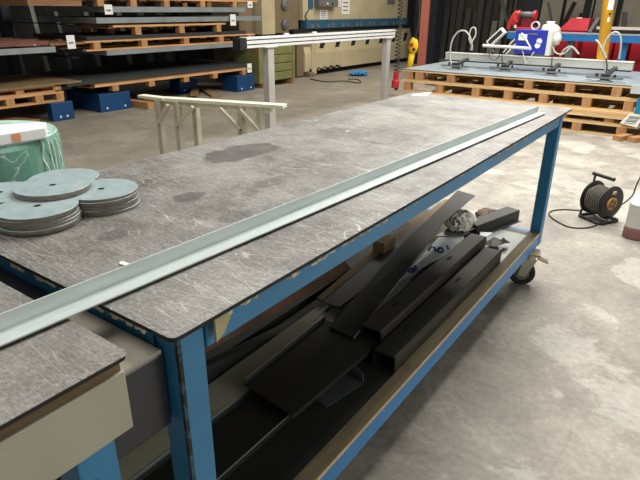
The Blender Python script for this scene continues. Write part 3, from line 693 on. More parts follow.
# ------------------------------------------------------------------ aluminium roller beam on posts
bx_ = -3.45; zb_ = at(268, 47, X=bx_).z
BM = thing('beam_support', (bx_, 6, 0), 'long aluminium profile beam on two grey posts in front of the press', 'beam stand')
y0_, y1_ = at(247, 47, X=bx_).y, at(395, 39, X=bx_).y
MB().box(bx_-.10, bx_, y0_, y1_, zb_, zb_+.105).build('beam', 'alu', BM, bevel=.004)
for z in (.030, .074): MB().box(bx_, bx_+.0015, y0_+.002, y1_-.01, zb_+z, zb_+z+.010).build('groove', 'blackp', BM)
MB().box(bx_-.102, bx_+.002, y0_-.10, y0_-.001, zb_-.012, zb_+.100).build('end_cap', 'blackp', BM)
for px in (268.5, 387):
    y_ = at(px, 44, X=bx_-.04).y
    ps = MB().box(bx_-.085, bx_-.005, y_-.05, y_+.05, .01, zb_-.006).build('post', 'post', BM, bevel=.004)
    MB().box(bx_-.11, bx_+.02, y_-.09, y_+.09, 0, .01).build('foot_plate', 'post', ps)
    MB().box(bx_-.10, bx_+.01, y_-.10, y_+.10, zb_-.0055, zb_-.0002).build('head_plate', 'white', ps)
for px in (286, 314): 
    p_ = at(px, 33, X=bx_-.08).y
    MB().box(bx_-.09, bx_-.06, p_-.03, p_+.03, zb_+.106, zb_+.125).build('clamp_block', 'paper', BM)

# ------------------------------------------------------------------ pallets
PAL = []
def pallet(x0, x1, y0, y1, z0, h, nb, label, group, boards='x', blockx=None, tb=.020, bottom=True, name='pallet', mats=('pallet', 'block')):
    """deck of boards on blocks and bottom runners; blocks face +x or -y"""
    e = thing(name, ((x0+x1)/2, (y0+y1)/2, z0), label, 'pallet', group)
    rows = 3; bb = tb if bottom else 0
    dx, dy = x1-x0, y1-y0
    if boards == 'x':      # runners along X, seen from -Y
        for r in range(rows):
            yy = y0+(dy-.10)*r/(rows-1)
            MB().box(x0, x1, yy, yy+.10, z0+h-tb, z0+h).build('runner', mats[0], e)
            MB().box(x0+.01, x1-.01, yy, yy+.10, z0, z0+tb).build('bottom_board', mats[0], e)
            for bx in (blockx or [x0+.07+(dx-.14)*k/(nb-1) for k in range(nb)]):
                MB().box(bx-.05, bx+.05, yy+.002, yy+.098, z0+bb, z0+h-tb).build('block', mats[1], e)
        nd = max(5, int(dx/.26))
        dk = MB()
        for k in range(nd):
            xx = x0+(dx-.12)*k/(nd-1); MB().box(xx, xx+.12, y0+.11, y1-.11, z0+h-tb-.02, z0+h-tb-.0003).build('deck_board', mats[0], e)
    else:
        for r in range(rows):
            xx = x1-.10-(dx-.10)*r/(rows-1)
            MB().box(xx, xx+.10, y0, y1, z0+h-tb, z0+h).build('runner', mats[0], e)
            if bottom: MB().box(xx, xx+.10, y0+.01, y1-.01, z0, z0+tb).build('bottom_board', mats[0], e)
            for by in (blockx or [y0+.07+(dy-.14)*k/(nb-1) for k in range(nb)]):
                MB().box(xx+.002, xx+.098, by-.05, by+.05, z0+bb, z0+h-tb).build('block', mats[1], e)
        nd = max(5, int(dy/.30))
        for k in range(nd):
            yy = y0+(dy-.12)*k/(nd-1); MB().box(x0+.11, x1-.11, yy, yy+.12, z0+h-tb-.02, z0+h-tb-.0003).build('deck_board', mats[0], e)
    return e
G = 'stacked wooden pallets under the blue-grey sheet'
Y0, Y1 = 6.65, 8.35
pallet(-2.7, -.08, Y0-.05, Y1, .0, .13, 5, 'bottom pallet of the stack on the floor, beneath three others', G, tb=.017, blockx=[-2.6, -2.0, -1.35, -.72, -.24])
pallet(-2.8, -.02, Y0-.04, Y1, .1305, .14, 5, 'second pallet from the floor with a pale wide front board', G, tb=.017, blockx=[-2.6, -2.0, -1.4, -.39, -.9])
pallet(-3.10, .25, Y0, Y1, .271, .145, 6, 'third pallet from the floor, with open block gaps', G, tb=.017, blockx=[-3.0, -2.52, -2.01, -1.59, -1.16, -.67, -.23, .18])
pallet(-3.08, .35, Y0, Y1, .4165, .140, 6, 'top pallet of the stack carrying the blue-grey steel sheet', G, tb=.017, blockx=[-2.98, -2.84+.02, -2.37, -1.86, -1.36, -.88, -.38, .2])
MBs = MB().box(-2.75, -.08, Y0-.065, Y0-.0505, .2, .262)
tag(MBs.build('pale_plank', 'pallet'), 'wide pale plank set against the front of the second pallet', 'plank')
for k, (a, lb) in enumerate(((-.245, 'short timber offcut on the floor at the pallet corner, left one'), (-.10, 'short timber offcut on the floor at the pallet corner, right one'))):
    tag(MB().bar((a, 6.38+.02*k, .0275), (a+.10, 6.585, .0275), .09, .055).build('timber_offcut', 'block'), lb, 'timber offcut')
for k in range(3):
    zk = .5568+k*.0042; dx_ = (0, .01, -.005)[k]
    tag(MB().box(-3.08+dx_, .42+dx_, Y0-.0, Y1+.02, zk, zk+.004).build('steel_sheet', 'steel_top' if k == 2 else 'dark_sheet'),
        ('lowest', 'middle', 'uppermost blue-grey')[k]+' of the thin steel sheets on the pallet stack', 'sheet', 'steel sheets on the pallet stack')
st_ = tag(MB().box(-.155, -.085, Y0-.012, Y0-.002, .27, .45).build('blue_strap', 'strap'), 'blue strap hanging down the pallet stack at right', 'strap')
nt = thing('delivery_note', (-.16, Y0-.09, .16), 'printed white delivery note fixed to the pallets below the blue strap', 'note')
MB().hexa([(-.27, Y0-.082, .165), (-.09, Y0-.082, .135), (-.05, Y0-.078, .262), (-.19, Y0-.078, .285)], [(-.27, Y0-.080, .165), (-.09, Y0-.080, .135), (-.05, Y0-.076, .262), (-.19, Y0-.076, .285)]).build('sheet', 'paper', nt)
for k in range(5):
    z = .17+.02*k; MB().box(-.225+.01*k, -.12+.012*k, Y0-.0836, Y0-.0826, z, z+.006+.006*(k % 2)).build('text_line', 'print', nt)
p = at(634, 90, Y=6.62); tag(MB().box(p.x-.03, p.x+.16, 6.60, 6.645, .49, .58).build('wrapped_bundle', 'galv'), 'grey-white bundle at the right end of the top pallet', 'bundle')

# ------------------------------------------------------------------ vacuum lifter on the sheet
YL = 7.45; zs = .5695
VL = thing('vacuum_lifter', (-1.6, YL, zs), 'vacuum sheet lifter with aluminium beam, hoses, cups and blue control box', 'vacuum lifter')
x0_, x1_ = at(445, 60, Y=YL).x, at(632, 70, Y=YL).x
MB().box(x0_, x1_, YL, YL+.10, zs+.085, zs+.175).build('main_beam', 'liftbeam', VL, bevel=.004)
MB().box(x0_, x1_, YL-.006, YL+.106, zs+.1755, zs+.188).build('beam_flange', 'white', VL)
MB().box(x0_+.01, x1_-.005, YL-.004, YL-.0005, zs+.070, zs+.084).build('beam_shadow_strip', 'blackp', VL)  # solid black strip standing in for the shade below the beam
for k, (px, py) in enumerate(((456, 67), (505, 69), (551, 73), (605, 79))):
    c_ = at(px, py, z=zs+.03); c_ = Vector((c_.x, min(c_.y, YL-.06), zs))
    cu = MB().lathe([(0, .022), (.05, .018), (.10, .004), (.10, .001), (0, .001)], c_, n=24).build('suction_cup', 'greybox', VL)
    for dx_ in (-.17, .15): MB().lathe([(0, .016), (.03, .014), (.075, .004), (.075, .001), (0, .001)], c_+Vector((dx_, -.03, 0)), n=20).build('suction_cup', 'rackgrey', VL)
    MB().bar(c_+Vector((-.20, -.03, .045)), c_+Vector((.19, -.03, .045)), .04, .022).build('cup_arm', 'greybox', VL)
    b = MB().box(c_.x-.045, c_.x+.045, c_.y-.045, c_.y+.035, zs+.022, zs+.085)
    b.cyl(c_+Vector((-.09, -.03, .055)), c_+Vector((-.09, -.03, .09)), .016, 10); b.cyl(c_+Vector((.10, -.03, .055)), c_+Vector((.10, -.03, .085)), .014, 10)
    b.bar(c_+Vector((0, 0, .06)), Vector((c_.x, YL-.001, zs+.11)), .05, .03); b.build('cup_bracket', 'blackp', VL)
def hose(pxs, Y, r=.011, m='hose', nm='air_hose'):
    P_ = [at(x, y, Y=Y+dy_) for x, y, dy_ in pxs]
    P_ = [Vector((p_.x, p_.y, max(p_.z, zs+.03))) for p_ in P_]
    return MB().tube(smoothpath(P_, 8), r, 8).build(nm, m, VL, smooth=True)
hose([(451, 69, -.02), (450, 55, 0), (452, 41, 0), (458, 32, 0), (465, 31, 0), (470, 37, 0), (472, 45, .02), (472, 50, .05)], YL-.02)
hose([(472, 47, 0), (469, 38, .02), (471, 29, .03), (475, 28, .03), (475.5, 35, .02), (472, 42, 0), (471, 50, .05)], YL+.02, .010)
hose([(605, 72, 0), (606, 58, 0), (602, 49, 0), (599, 43, .0), (596, 40, .02)], YL-.03)
hose([(602, 56, 0), (604, 45, 0), (609, 36, 0), (615, 32, 0), (620, 35, 0), (621, 45, .02), (619, 59, .05)], YL-.01)
hose([(552, 47, 0), (556, 53, 0), (563, 54, 0), (569, 49, 0), (571, 46, 0)], YL-.02, .010)
hose([(560, 56, .05), (565, 49, .02), (572, 47, 0), (579, 54, .05)], YL-.01, .012)
hose([(503, 53, 0), (512, 42, .05), (520, 36, .10)], YL+.02, .011); hose([(505, 55, 0), (516, 44, .05), (524, 38, .10)], YL+.02, .011)
hose([(489, 51, 0), (490, 58, -.02), (495, 60, -.02), (499, 56, 0), (499, 50, 0)], YL-.03, .005, 'cable', 'thin_cable')
hose([(552, 47, 0), (552, 60, 0), (551, 68, 0)], YL-.04, .006, 'cable', 'thin_cable'); hose([(502, 50, 0), (502, 58, 0), (503, 66, 0)], YL-.04, .006, 'cable', 'thin_cable')
hose([(606, 58, 0), (607, 66, 0), (606, 73, 0)], YL-.04, .007, 'cable', 'thin_cable')
hb = MB().tube([at(x, y, Y=YL-.12) for x, y in ((483, 45.5), (531, 48.5), (524, 36), (521, 34))], .020, 8).build('handle_frame', 'white', VL)
MB().tube([at(x, y, Y=YL-.10) for x, y in ((522, 49), (526, 64), (534, 52))], .008, 8).build('handle_bracket', 'white', VL)
a_, b_ = at(516, 31, Y=YL+.06), at(549, 55, Y=YL+.06); zl, zh = b_.z, a_.z+.02
cbx = MB().box(a_.x, b_.x-.06, YL+.06, YL+.30, zl, zh).build('control_box', 'lblue', VL, bevel=.006)
MB().box(b_.x-.0595, b_.x+.0, YL+.07, YL+.30, zl-.01, zh-.01).build('box_side', 'white', VL, bevel=.004)
p1, p2 = at(519, 34, Y=YL+.05), at(526.5, 40.5, Y=YL+.05)
MB().box(p1.x, p2.x, YL+.052, YL+.0595, p2.z, p1.z).build('box_label', 'paper', cbx)
for px, py in ((539.3, 41.2), (537.5, 45.5)):
    c_ = at(px, py, Y=YL+.058); MB().lathe([(0, 0), (.036, 0), (.036, .004), (0, .004)], c_, (0, -1, 0), 20).build('round_emblem', 'paper', cbx)
c_ = at(533, 34, Y=YL+.058); MB().bar(c_+Vector((-.06, -.001, 0)), c_+Vector((.06, -.001, 0)), .002, .018).build('small_badge', 'greybox', cbx)
b = MB(); c_ = at(550, 31, Y=YL+.2); b.blob(c_, (.13, .10, .09), 4, .2, 3); b.blob(c_+Vector((.09, 0, -.09)), (.07, .08, .09), 8, .2, 3); b.box(c_.x-.05, c_.x+.04, c_.y-.04, c_.y+.04, c_.z+.05, c_.z+.12)
b.build('vacuum_pump', 'white', VL, smooth=True)
c_ = at(535.5, 25.5, Y=YL+.18); MB().lathe([(.042, -.02), (.055, -.02), (.055, .02), (.042, .02), (.042, -.02)], c_, (0, -1, 0), 24).build('gauge_ring', 'white', VL)
a_, b_ = at(489, 44, Y=YL-.03), at(504, 30, Y=YL-.03)
MB().bar(a_, b_, .10, .09, (0, 0, 1)).build('tilted_panel', 'white', VL, bevel=.004)
u2 = (b_-a_).normalized(); w2 = Vector((0, -1, 0))
MB().bar(a_+w2*.0515+u2*.02, b_+w2*.0515-u2*.02, .002, .05, (0, 0, 1)).build('panel_face', 'blackp', VL)
MB().bar(at(490, 45, Y=YL+.02), at(494, 52, Y=YL+.05), .03, .03).build('panel_arm', 'greybox', VL)
# yellow mast carrying the lifter
ya, yb = at(602, 59, Y=YL+.16), at(616, -60, Y=YL+.16); 
ym = thing('lifting_mast', (ya.x, YL+.16, ya.z), 'yellow tubular lifting mast rising from the lifter beam', 'mast')
ya.z = zs+.189
MB().cyl(ya, ya+(yb-ya)*2.2, .066, 24).build('mast_tube', 'yellow', ym, smooth=True)
def onmast(px, py, w_, h_, m, nm):
    dirm = (yb-ya).normalized(); t_ = (at(px, py, Y=YL+.10)-ya).dot(dirm); c_ = ya+dirm*t_; toc = (Vector(CAM)-c_); toc.z = 0; toc.normalize(); c_ = c_+toc*.0665
    sdv = Vector((-toc.y, toc.x, 0)); off = sdv*(at(px, py, Y=c_.y)-c_).dot(sdv)
    if off.length > .03: off = off.normalized()*.03
    MB().hexa([c_+off+sdv*a+Vector((0, 0, b)) for a, b in ((-w_, -h_), (w_, -h_), (w_, h_), (-w_, h_))], [c_+off+toc*.003+sdv*a+Vector((0, 0, b)) for a, b in ((-w_, -h_), (w_, -h_), (w_, h_), (-w_, h_))]).build(nm, m, ym)
onmast(611, 4, .030, .062, 'paper', 'label_plate'); onmast(608.5, 19.5, .012, .026, 'paper', 'small_label')
onmast(614, 13.5, .012, .010, 'hole', 'mast_hole')

# ------------------------------------------------------------------ blue rail and red machines behind
YB = 9.3
BR = thing('blue_workbench', (-1.4, YB, 0), 'bright blue steel rail frame with posts behind the vacuum lifter', 'frame')
p1 = at(508, 29, Y=YB); p2 = at(640, 40, Y=YB)
MB().box(p1.x, p2.x+.9, YB, YB+.09, .885, .985).build('long_rail', 'railblue', BR, bevel=.004)
MB().box(p1.x, p2.x+.9, YB-.005, YB+.4, .9855, 1.0).build('bench_surface', 'steel_top', BR)
MB().box(p1.x, p2.x+.9, YB+.31, YB+.4, .885, .985).build('long_rail', 'railblue', BR)
for px in (510, 568, 622):
    x_ = at(px, 50, Y=YB).x; MB().box(x_-.05, x_+.05, YB+.1, YB+.18, 0, .885).build('post', 'railblue' if px == 622 else 'greybox', BR)
def redmachine(xa, xb, ztop, label, Y=9.95, lid=False):
    e = thing('red_welder', ((xa+xb)/2, Y+.3, 0), label, 'machine')
    MB().box(xa, xb, Y, Y+.6, .12, ztop).build('housing', 'redm', e, bevel=.04)
    MB().box(xa+.05, xb-.05, Y+.05, Y+.55, .0, .12).build('base', 'blackp', e)
    MB().box(xa+.12, xb-.12, Y-.004, Y-.0, ztop-.36, ztop-.35).build('seam', 'hole', e)
    if lid:
        MB().hexa([(xa, Y, ztop), (xb, Y, ztop), (xb, Y+.6, ztop), (xa, Y+.6, ztop)], [(xa+.08, Y+.04, ztop+.16), (xb-.03, Y+.04, ztop+.16), (xb-.03, Y+.5, ztop+.16), (xa+.08, Y+.5, ztop+.16)]).build('lid', 'redm', e)
        MB().box(xa+.18, xb-.1, Y+.1, Y+.3, ztop+.165, ztop+.175).build('lid_strip', 'white', e)
        MB().hexa([(xb-.09, Y-.012, ztop-.02), (xb-.05, Y-.012, ztop-.02), (xb-.05, Y-.003, ztop-.02), (xb-.09, Y-.003, ztop-.02)], [(xb-.03, Y+.03, ztop+.17), (xb+.01, Y+.03, ztop+.17), (xb+.01, Y+.038, ztop+.17), (xb-.03, Y+.038, ztop+.17)]).build('lid_stay', 'greybox', e)
Yr = 9.95
xs = [at(px, 45, Y=Yr).x for px in (548, 580, 583, 611, 616, 628, 631, 660)]
redmachine(xs[0], at(578, 45, Y=Yr).x, .98, 'red machine housing with sloping lid left of the yellow mast', lid=False)
redmachine(at(582, 45, Y=Yr).x, at(613, 45, Y=Yr).x, .93, 'red machine housing directly behind the yellow mast')
redmachine(at(614.5, 45, Y=Yr).x, at(627, 45, Y=Yr).x, .93, 'narrow red machine housing right of the yellow mast')
redmachine(at(631, 45, Y=Yr).x, at(665, 45, Y=Yr).x, .95, 'red machine housing at the right photo edge')
a_, b_ = at(563, 29, Y=10.7), at(589, 21, Y=10.7)
rl = thing('red_cover', ((a_.x+b_.x)/2, 10.85, 0), 'red machine with sloping cover and white stripe behind the blue rail', 'machine')
MB().box(a_.x, b_.x, 10.62, 11.1, 0, 1.0).build('body', 'redm', rl)
MB().hexa([(a_.x-.05, 10.60, 1.0), (b_.x+.02, 10.60, 1.0), (b_.x+.02, 11.1, 1.0), (a_.x-.05, 11.1, 1.0)], [(a_.x+.12, 10.65, 1.20), (b_.x+.02, 10.65, 1.20), (b_.x+.02, 11.1, 1.20), (a_.x+.12, 11.1, 1.20)]).build('sloping_cover', 'redm', rl)
MB().box(a_.x+.2, b_.x-.12, 10.68, 10.76, 1.2, 1.215).build('white_stripe', 'white', rl)
MB().hexa([(b_.x+.03, 10.58, .98), (b_.x+.09, 10.58, .98), (b_.x+.09, 11.0, .98), (b_.x+.03, 11.0, .98)], [(b_.x+.13, 10.6, 1.22), (b_.x+.19, 10.6, 1.22), (b_.x+.19, 11.0, 1.22), (b_.x+.13, 11.0, 1.22)]).build('cover_frame', 'greybox', rl)
tag(MB().box(at(594, 27, Y=10.4).x, -.0, 10.62, 10.70, 1.03, 1.075).build('white_bar', 'white'), 'long white bar lying behind the blue rail at right', 'bar')
tag(MB().box(at(594, 27, Y=10.4).x, .0, 10.60, 10.77, .0, 1.0298).build('bar_stand', 'walldark'), 'dark low stand under the long white bar', 'stand')
# red saw standing on the blue rail
cS = at(524, 22, Y=YB+.2); zS = 1.0003
RS = thing('chop_saw', (cS.x, YB+.2, zS), 'red bench saw with roller standing on the blue rail', 'saw')
def sx(px): return at(px, 22, Y=YB+.2).x
MB().box(sx(518), sx(538), YB+.10, YB+.34, zS, zS+.07).build('saw_base', 'redp', RS, bevel=.006)
MB().box(sx(522), sx(533), YB+.14, YB+.30, zS+.0705, zS+.20).build('saw_body', mat('dark_red', (120, 22, 26), .5), RS, bevel=.006)
MB().cyl((sx(519.5), YB+.16, zS+.26), (sx(534), YB+.16, zS+.26), .045, 18).build('roller', 'greybox', RS, smooth=True)
for px in (518.5, 534.5): MB().lathe([(0, -.02), (.075, -.02), (.075, .02), (0, .02)], (sx(px), YB+.18, zS+.25), (1, 0, 0), 20).build('end_disc', 'redp', RS)
b = MB().tube(smoothpath([(sx(517), YB+.15, zS+.30), (sx(514), YB+.13, zS+.24), (sx(511.5), YB+.12, zS+.12), (sx(510.5), YB+.12, zS+.03)], 5), .035, 10)
b.blob((sx(515), YB+.16, zS+.18), (.07, .06, .10), 3, .3, 3); b.build('saw_handle', 'redp', RS, smooth=True)
MB().cyl((sx(518), YB+.08, zS+.05), (sx(518), YB+.08, zS+.10), .02, 10).build('knob', 'paper', RS)

# ------------------------------------------------------------------ red column, back wall stock
tag(MB().box(-5.17, -5.00, 11.4, 11.5, 0, 4.9).build('steel_column', 'redcol', bevel=.01), 'salmon-red steel column between the press and the pallets', 'column')
tag(MB().box(-6.2, -5.6, 13.2, 13.6, 0, 3.2).build('dark_cabinet', 'racknavy'), 'dark tall cabinet between press and red column', 'cabinet')
NUM = ('first', 'second', 'third', 'fourth', 'fifth', 'sixth', 'seventh', 'eighth', 'ninth', 'tenth', 'eleventh', 'twelfth', 'thirteenth', 'fourteenth', 'fifteenth', 'sixteenth', 'seventeenth', 'eighteenth', 'nineteenth', 'twentieth')
GP = 'steel profiles leaning against the back wall'
rnd = random.Random(3); k = 0
xw = at(433, 55, Y=14.9).x; xe = at(503, 20, Y=14.9).x+.25; xe_end = xe
while xw < xe:
    m1 = rnd.choice(('profile', 'profile', 'profile_l', 'dark_sheet'))
    y_ = 15.28+rnd.uniform(-.08, .06); hgt = 3.1 if rnd.random() > .25 else rnd.uniform(.95, 1.4)
    wm = rnd.choice((.07, .09, .12, .15)); gap = rnd.choice((.03, .05, .09))
    tag(MB().hexa([(xw, y_, 0), (xw+wm, y_, 0), (xw+wm, y_+.06, 0), (xw, y_+.06, 0)], [(xw+.01, 15.44, hgt), (xw+wm+.01, 15.44, hgt), (xw+wm+.01, 15.50, hgt), (xw+.01, 15.50, hgt)]).build('steel_profile', m1),
        ('tall ' if hgt > 2 else 'short ')+{'profile': 'dark', 'profile_l': 'light grey', 'dark_sheet': 'black'}[m1]+' steel profile leaning on the back wall, '+(NUM[k] if k < 20 else 'last')+' from the red column', 'steel profile', GP)
    xw += wm+gap; k += 1
GQ = 'wide grey sheets leaning on the back wall'
xw = xe_end+.1
for k, (wd_, gp_) in enumerate(((.42, .05), (.50, .10), (.62, .04), (.48, .14), (.55, .05), (.66, .05), (.6, .1), (.6, .1))):
    y_ = 15.25-.06*(k % 3)
    tag(MB().hexa([(xw, y_, 0), (xw+wd_, y_, 0), (xw+wd_, y_+.03, 0), (xw, y_+.03, 0)], [(xw, 15.5, 3.2), (xw+wd_+.02, 15.5, 3.2), (xw+wd_+.02, 15.53, 3.2), (xw, 15.53, 3.2)]).build('leaning_board', 'panel' if k else 'racknavy'),
        ('wide grey-brown' if k else 'dark navy')+' sheet leaning on the back wall, '+NUM[k]+' to the right of the steel profiles', 'sheet', GQ)
    xw += wd_+gp_
for k, (p1, p2, w_) in enumerate((((566, 20), (575, 2), .10), ((580, 20), (582, 13), .09), ((584, 24), (590, -4), .16), ((624, 26), (625, 12), .11), ((552, 24), (548, 2), .05), ((508, 24), (500, -6), .07))):
    y_ = 14.85-.06*k; a_, b_ = at(*p1, Y=y_), at(*p2, Y=y_)
    d_ = b_-a_; a_ = a_-d_*(a_.z/d_.z)
    if a_.z > -9: tag(MB().bar(a_+Vector((0, 0, .01)), b_, w_, .04, (0, -1, 0)).build('dark_bar', 'hole' if k < 3 else 'profile'), 
        ('dark slanted bar left of the others behind the red cover', 'short dark bar beside the slanted one', 'broad dark bar just left of the yellow mast', 'short dark bar right of the yellow mast', 'thin dark bar above the white pump', 'thin grey bar rising behind the red saw')[k], 'steel bar')

# ------------------------------------------------------------------ press brake
XP = -6.7
PB = thing('press_brake', (XP-.6, 11, 0), 'large cream press brake with blue tool rail along the left wall', 'press brake')
def py(px, pyy, X=XP): return at(px, pyy, X=X).y
ya_, yb_ = py(303, 10), 13.75
MB().box(XP-.7, XP, ya_, yb_, 1.10, 3.0).build('ram', 'press', PB, bevel=.01)
MB().box(XP-.12, XP+.05, ya_+.05, yb_, .935, 1.0985).build('tool_rail', 'press_blue', PB, bevel=.004)
tr = MB().box(XP-.10, XP+.02, ya_-.35, yb_+.1, .865, .9345).build('lower_tool_bar', 'blackp', PB)
for k in range(22):
    y_ = ya_+.2+k*(yb_-ya_-.3)/22
    if k % 3 != 2: MB().box(XP+.0505, XP+.056, y_, y_+.10, .955, 1.03).build('tool_clamp', 'greybox', PB)
MB().hexa([(XP-.5, ya_-.1, .10), (XP+.12, ya_-.1, .10), (XP+.12, yb_+.2, .10), (XP-.5, yb_+.2, .10)], [(XP-.5, ya_-.1, .45), (XP+.12, ya_-.1, .45), (XP+.12, yb_+.2, .45), (XP-.5, yb_+.2, .45)]).build('bed_lower', 'press', PB, bevel=.005)
MB().hexa([(XP-.5, ya_-.1, .4505), (XP+.12, ya_-.1, .4505), (XP+.12, yb_+.2, .4505), (XP-.5, yb_+.2, .4505)], [(XP-.5, ya_-.1, .862), (XP+.0, ya_-.1, .862), (XP+.0, yb_+.2, .862), (XP-.5, yb_+.2, .862)]).build('bed_apron', 'press', PB)
MB().box(XP-.5, XP+.02, ya_-.05, yb_+.1, .0, .0995).build('plinth', 'hole', PB)
def fx(z): return XP+.12-.12*(z-.4505)/(.862-.4505)
for px in (321, 336.5, 352, 366, 379.5, 392, 403):
    y_ = py(px, 45); z0_, z1_ = .54, .74
    MB().hexa([(fx(z0_)-.01, y_-.20, z0_), (fx(z0_)-.01, y_-.04, z0_), (fx(z0_)+.002, y_-.04, z0_), (fx(z0_)+.002, y_-.20, z0_)], [(fx(z1_)-.01, y_-.03, z1_), (fx(z1_)-.01, y_+.16, z1_), (fx(z1_)+.002, y_+.16, z1_), (fx(z1_)+.002, y_-.03, z1_)]).build('vent_slot', 'hole', PB)
b = MB()
for k in range(16):
    y_ = ya_+.1+k*.075; b.blob((XP+.1205, y_, .125+.02*math.sin(k*2)), (.003, .05, .03), k, .6, 1)
b.build('chipped_paint', 'hole', PB)
# left side frames
MB().box(XP-.9, XP-.02, py(263, 20), py(276, 20), .86, 3.0).build('side_frame', 'press', PB, bevel=.01)
MB().box(XP-.9, XP-.10, py(276, 20)+.01, ya_-.02, .87, 3.0).build('side_panel', 'press_tan', PB, bevel=.01)
MB().box(XP-.9, XP+.08, py(294, 60), py(312, 60)-.02, .02, .86).build('front_frame', 'press_tan', PB, bevel=.01)
MB().box(XP-.9, XP+.13, py(307, 60), py(312, 60)-.01, .03, .865).build('side_cover', 'press', PB)
for z in (1.40, 1.04): 
    c_ = Vector((XP-.10, py(288, 10), z)); k_ = MB().lathe([(0, .07), (.06, .07), (.08, .05), (.10, .045), (.10, 0), (0, 0)], c_, (1, 0, 0), 20).build('guide_knob', 'greybox', PB)
tag(MB().box(XP-.9, XP-.2, py(247, 20), py(263, 20)-.02, .0, 2.9).build('tool_cabinet', 'press_tan'), 'taupe tall cabinet between storage rack and press brake', 'cabinet')
MB().box(XP+.0005, XP+.02, py(308, 3), py(312.5, 3), 1.32, 1.8).build('blue_bracket', 'press_blue', PB)
cb = MB().box(XP+.0005, XP+.14, py(314, 3), py(333, 3), 1.36, 1.8).build('control_box', 'greybox', PB, bevel=.01)
for k in range(3): MB().cyl((XP+.14, py(317+k*5, 3), 1.42), (XP+.155, py(317+k*5, 3), 1.42), .022, 10).build('button', ('redp', 'paper', 'blackp')[k], cb)
def pap(pxa, pya, pxb, pyb, label):
    a_, b_ = at(pxa, pya, X=XP+.003), at(pxb, pyb, X=XP+.003)
    e = thing('notice_sheet', (XP+.003, (a_.y+b_.y)/2, b_.z), label, 'notice')
    MB().box(XP+.001, XP+.003, a_.y, b_.y, b_.z, a_.z).build('sheet', 'paper', e)
    h_ = (a_.z-b_.z)
    for k in range(4):
        z = b_.z+h_*(.15+.2*k); MB().box(XP+.0032, XP+.004, a_.y+.15*(b_.y-a_.y), b_.y-.2*(b_.y-a_.y), z, z+h_*.06).build('text_line', 'print', e)
pap(320, 9.5, 327.5, 19, 'white notice on the press brake below the control box')
pap(335, -6, 341, 6.5, 'white notice on the press brake right of the control box')
pap(342, -6, 349.5, 14, 'tall white notice on the press brake, rightmost of three')
pth = smoothpath([at(x, y, X=XP+.03) for x, y in ((309, 10), (306, 14), (306, 18), (308, 21))], 5); MB().tube(pth, .012, 6).build('hose', 'cable', PB)
MB().box(XP+.001, XP+.03, py(387, 0), py(394, 0), 1.46, 1.6).build('motor_plate', 'greybox', PB)
# blue cloth, foot bracket and floor cable by the press
p = at(359, 74, z=0.03); b = MB().blob((p.x, p.y, .045), (.16, .22, .05), 2, .5, 4, 3)
tag(b.build('blue_cloth', 'rag_blue'), 'bright blue crumpled cloth on the floor before the press', 'cloth')
p = at(308, 76.5, z=0); tag(MB().box(p.x+.0, p.x+.12, p.y-.08, p.y+.08, 0, .09).build('foot_block', 'press_tan', bevel=.01), 'small tan block on the floor at the press corner', 'block')
pts = [at(x, y, z=.012) for x, y in ((310, 79), (325, 81.5), (345, 81), (360, 83), (358, 79.5), (348, 79))]
tag(MB().tube(smoothpath(pts, 6), .010, 6).build('floor_cable', 'cable'), 'dark cable on the floor in front of the press', 'cable')
# green crate
GC = thing('green_crate', (-6.35, 7.75, 0), 'rust-spotted green and yellow steel crate beside the press', 'crate')
yc0, yc1 = at(259, 60, X=-6.15).y, at(294, 60, X=-6.15).y
for k in range(4): MB().box(-6.75, -6.15, yc0, yc1, .10+k*.15, .10+k*.15+.140).build('side_slat', 'greenc', GC, bevel=.012)
MB().box(-6.73, -6.17, yc0+.02, yc1-.02, .11, .66).build('core', 'walldark', GC)
MB().box(-6.76, -6.14, yc0-.012, yc0+.09, .08, .70).build('corner_post', 'greenc', GC); MB().box(-6.76, -6.14, yc1-.05, yc1+.012, .08, .70).build('corner_post', 'greenc', GC)
for y_ in (yc0+.05, yc1-.12): MB().box(-6.75, -6.13, y_, y_+.10, 0, .08).build('foot', 'oldwood', GC)
tag(MB().box(-6.72, -6.18, yc0+.05, yc1-.08, .7005, .74).build('crate_lid_board', 'oldwood'), 'brown board lying on top of the green crate', 'board')
# hanging pendant and plug
Yp = 8.6
c1 = at(413, 47, Y=Yp)
PD = thing('crane_pendant', (c1.x, Yp, c1.z-.2), 'yellow crane pendant control hanging on a cable by the red column', 'pendant control')
b = MB(); t0, t1 = at(414, 44, Y=Yp), at(409, 70, Y=Yp)
MB().tube([t1, t1.lerp(t0, .3), t1.lerp(t0, .62)], .052, 10).build('grip', 'pend', PD, smooth=True)
MB().blob(t1.lerp(t0, .92), (.085, .06, .14), 3, .15, 3).build('switch_head', 'pend', PD, smooth=True)
h_ = t1.lerp(t0, .95); MB().lathe([(0, .05), (.03, .05), (.03, .075), (0, .075)], h_+Vector((-.01, 0, .01)), (0, -1, 0), 14).build('red_button', 'redp', PD)
MB().lathe([(0, .05), (.022, .05), (.022, .07), (0, .07)], h_+Vector((.035, 0, -.06)), (0, -1, 0), 12).build('black_button', 'blackp', PD)
MB().tube(smoothpath([t0, t0+Vector((0, 0, .10)), at(419, 20, Y=Yp), at(421, -60, Y=Yp), at(421, -60, Y=Yp)+Vector((0, 0, 1.5))], 6), .014, 8).build('cable', 'cable', PD)
MB().bar(t0+Vector((-.03, 0, .03)), t0+Vector((.03, 0, .12)), .03, .06).build('strain_relief', 'blackp', PD)
Yq = 7.9; q0, q1, qt = at(395, 88, Y=Yq), at(396.5, 72, Y=Yq), at(402, -5, Y=Yq)
CP = thing('coiled_cable_plug', (q1.x, Yq, q0.z), 'red plug hanging from a black coiled cable before the press', 'plug')
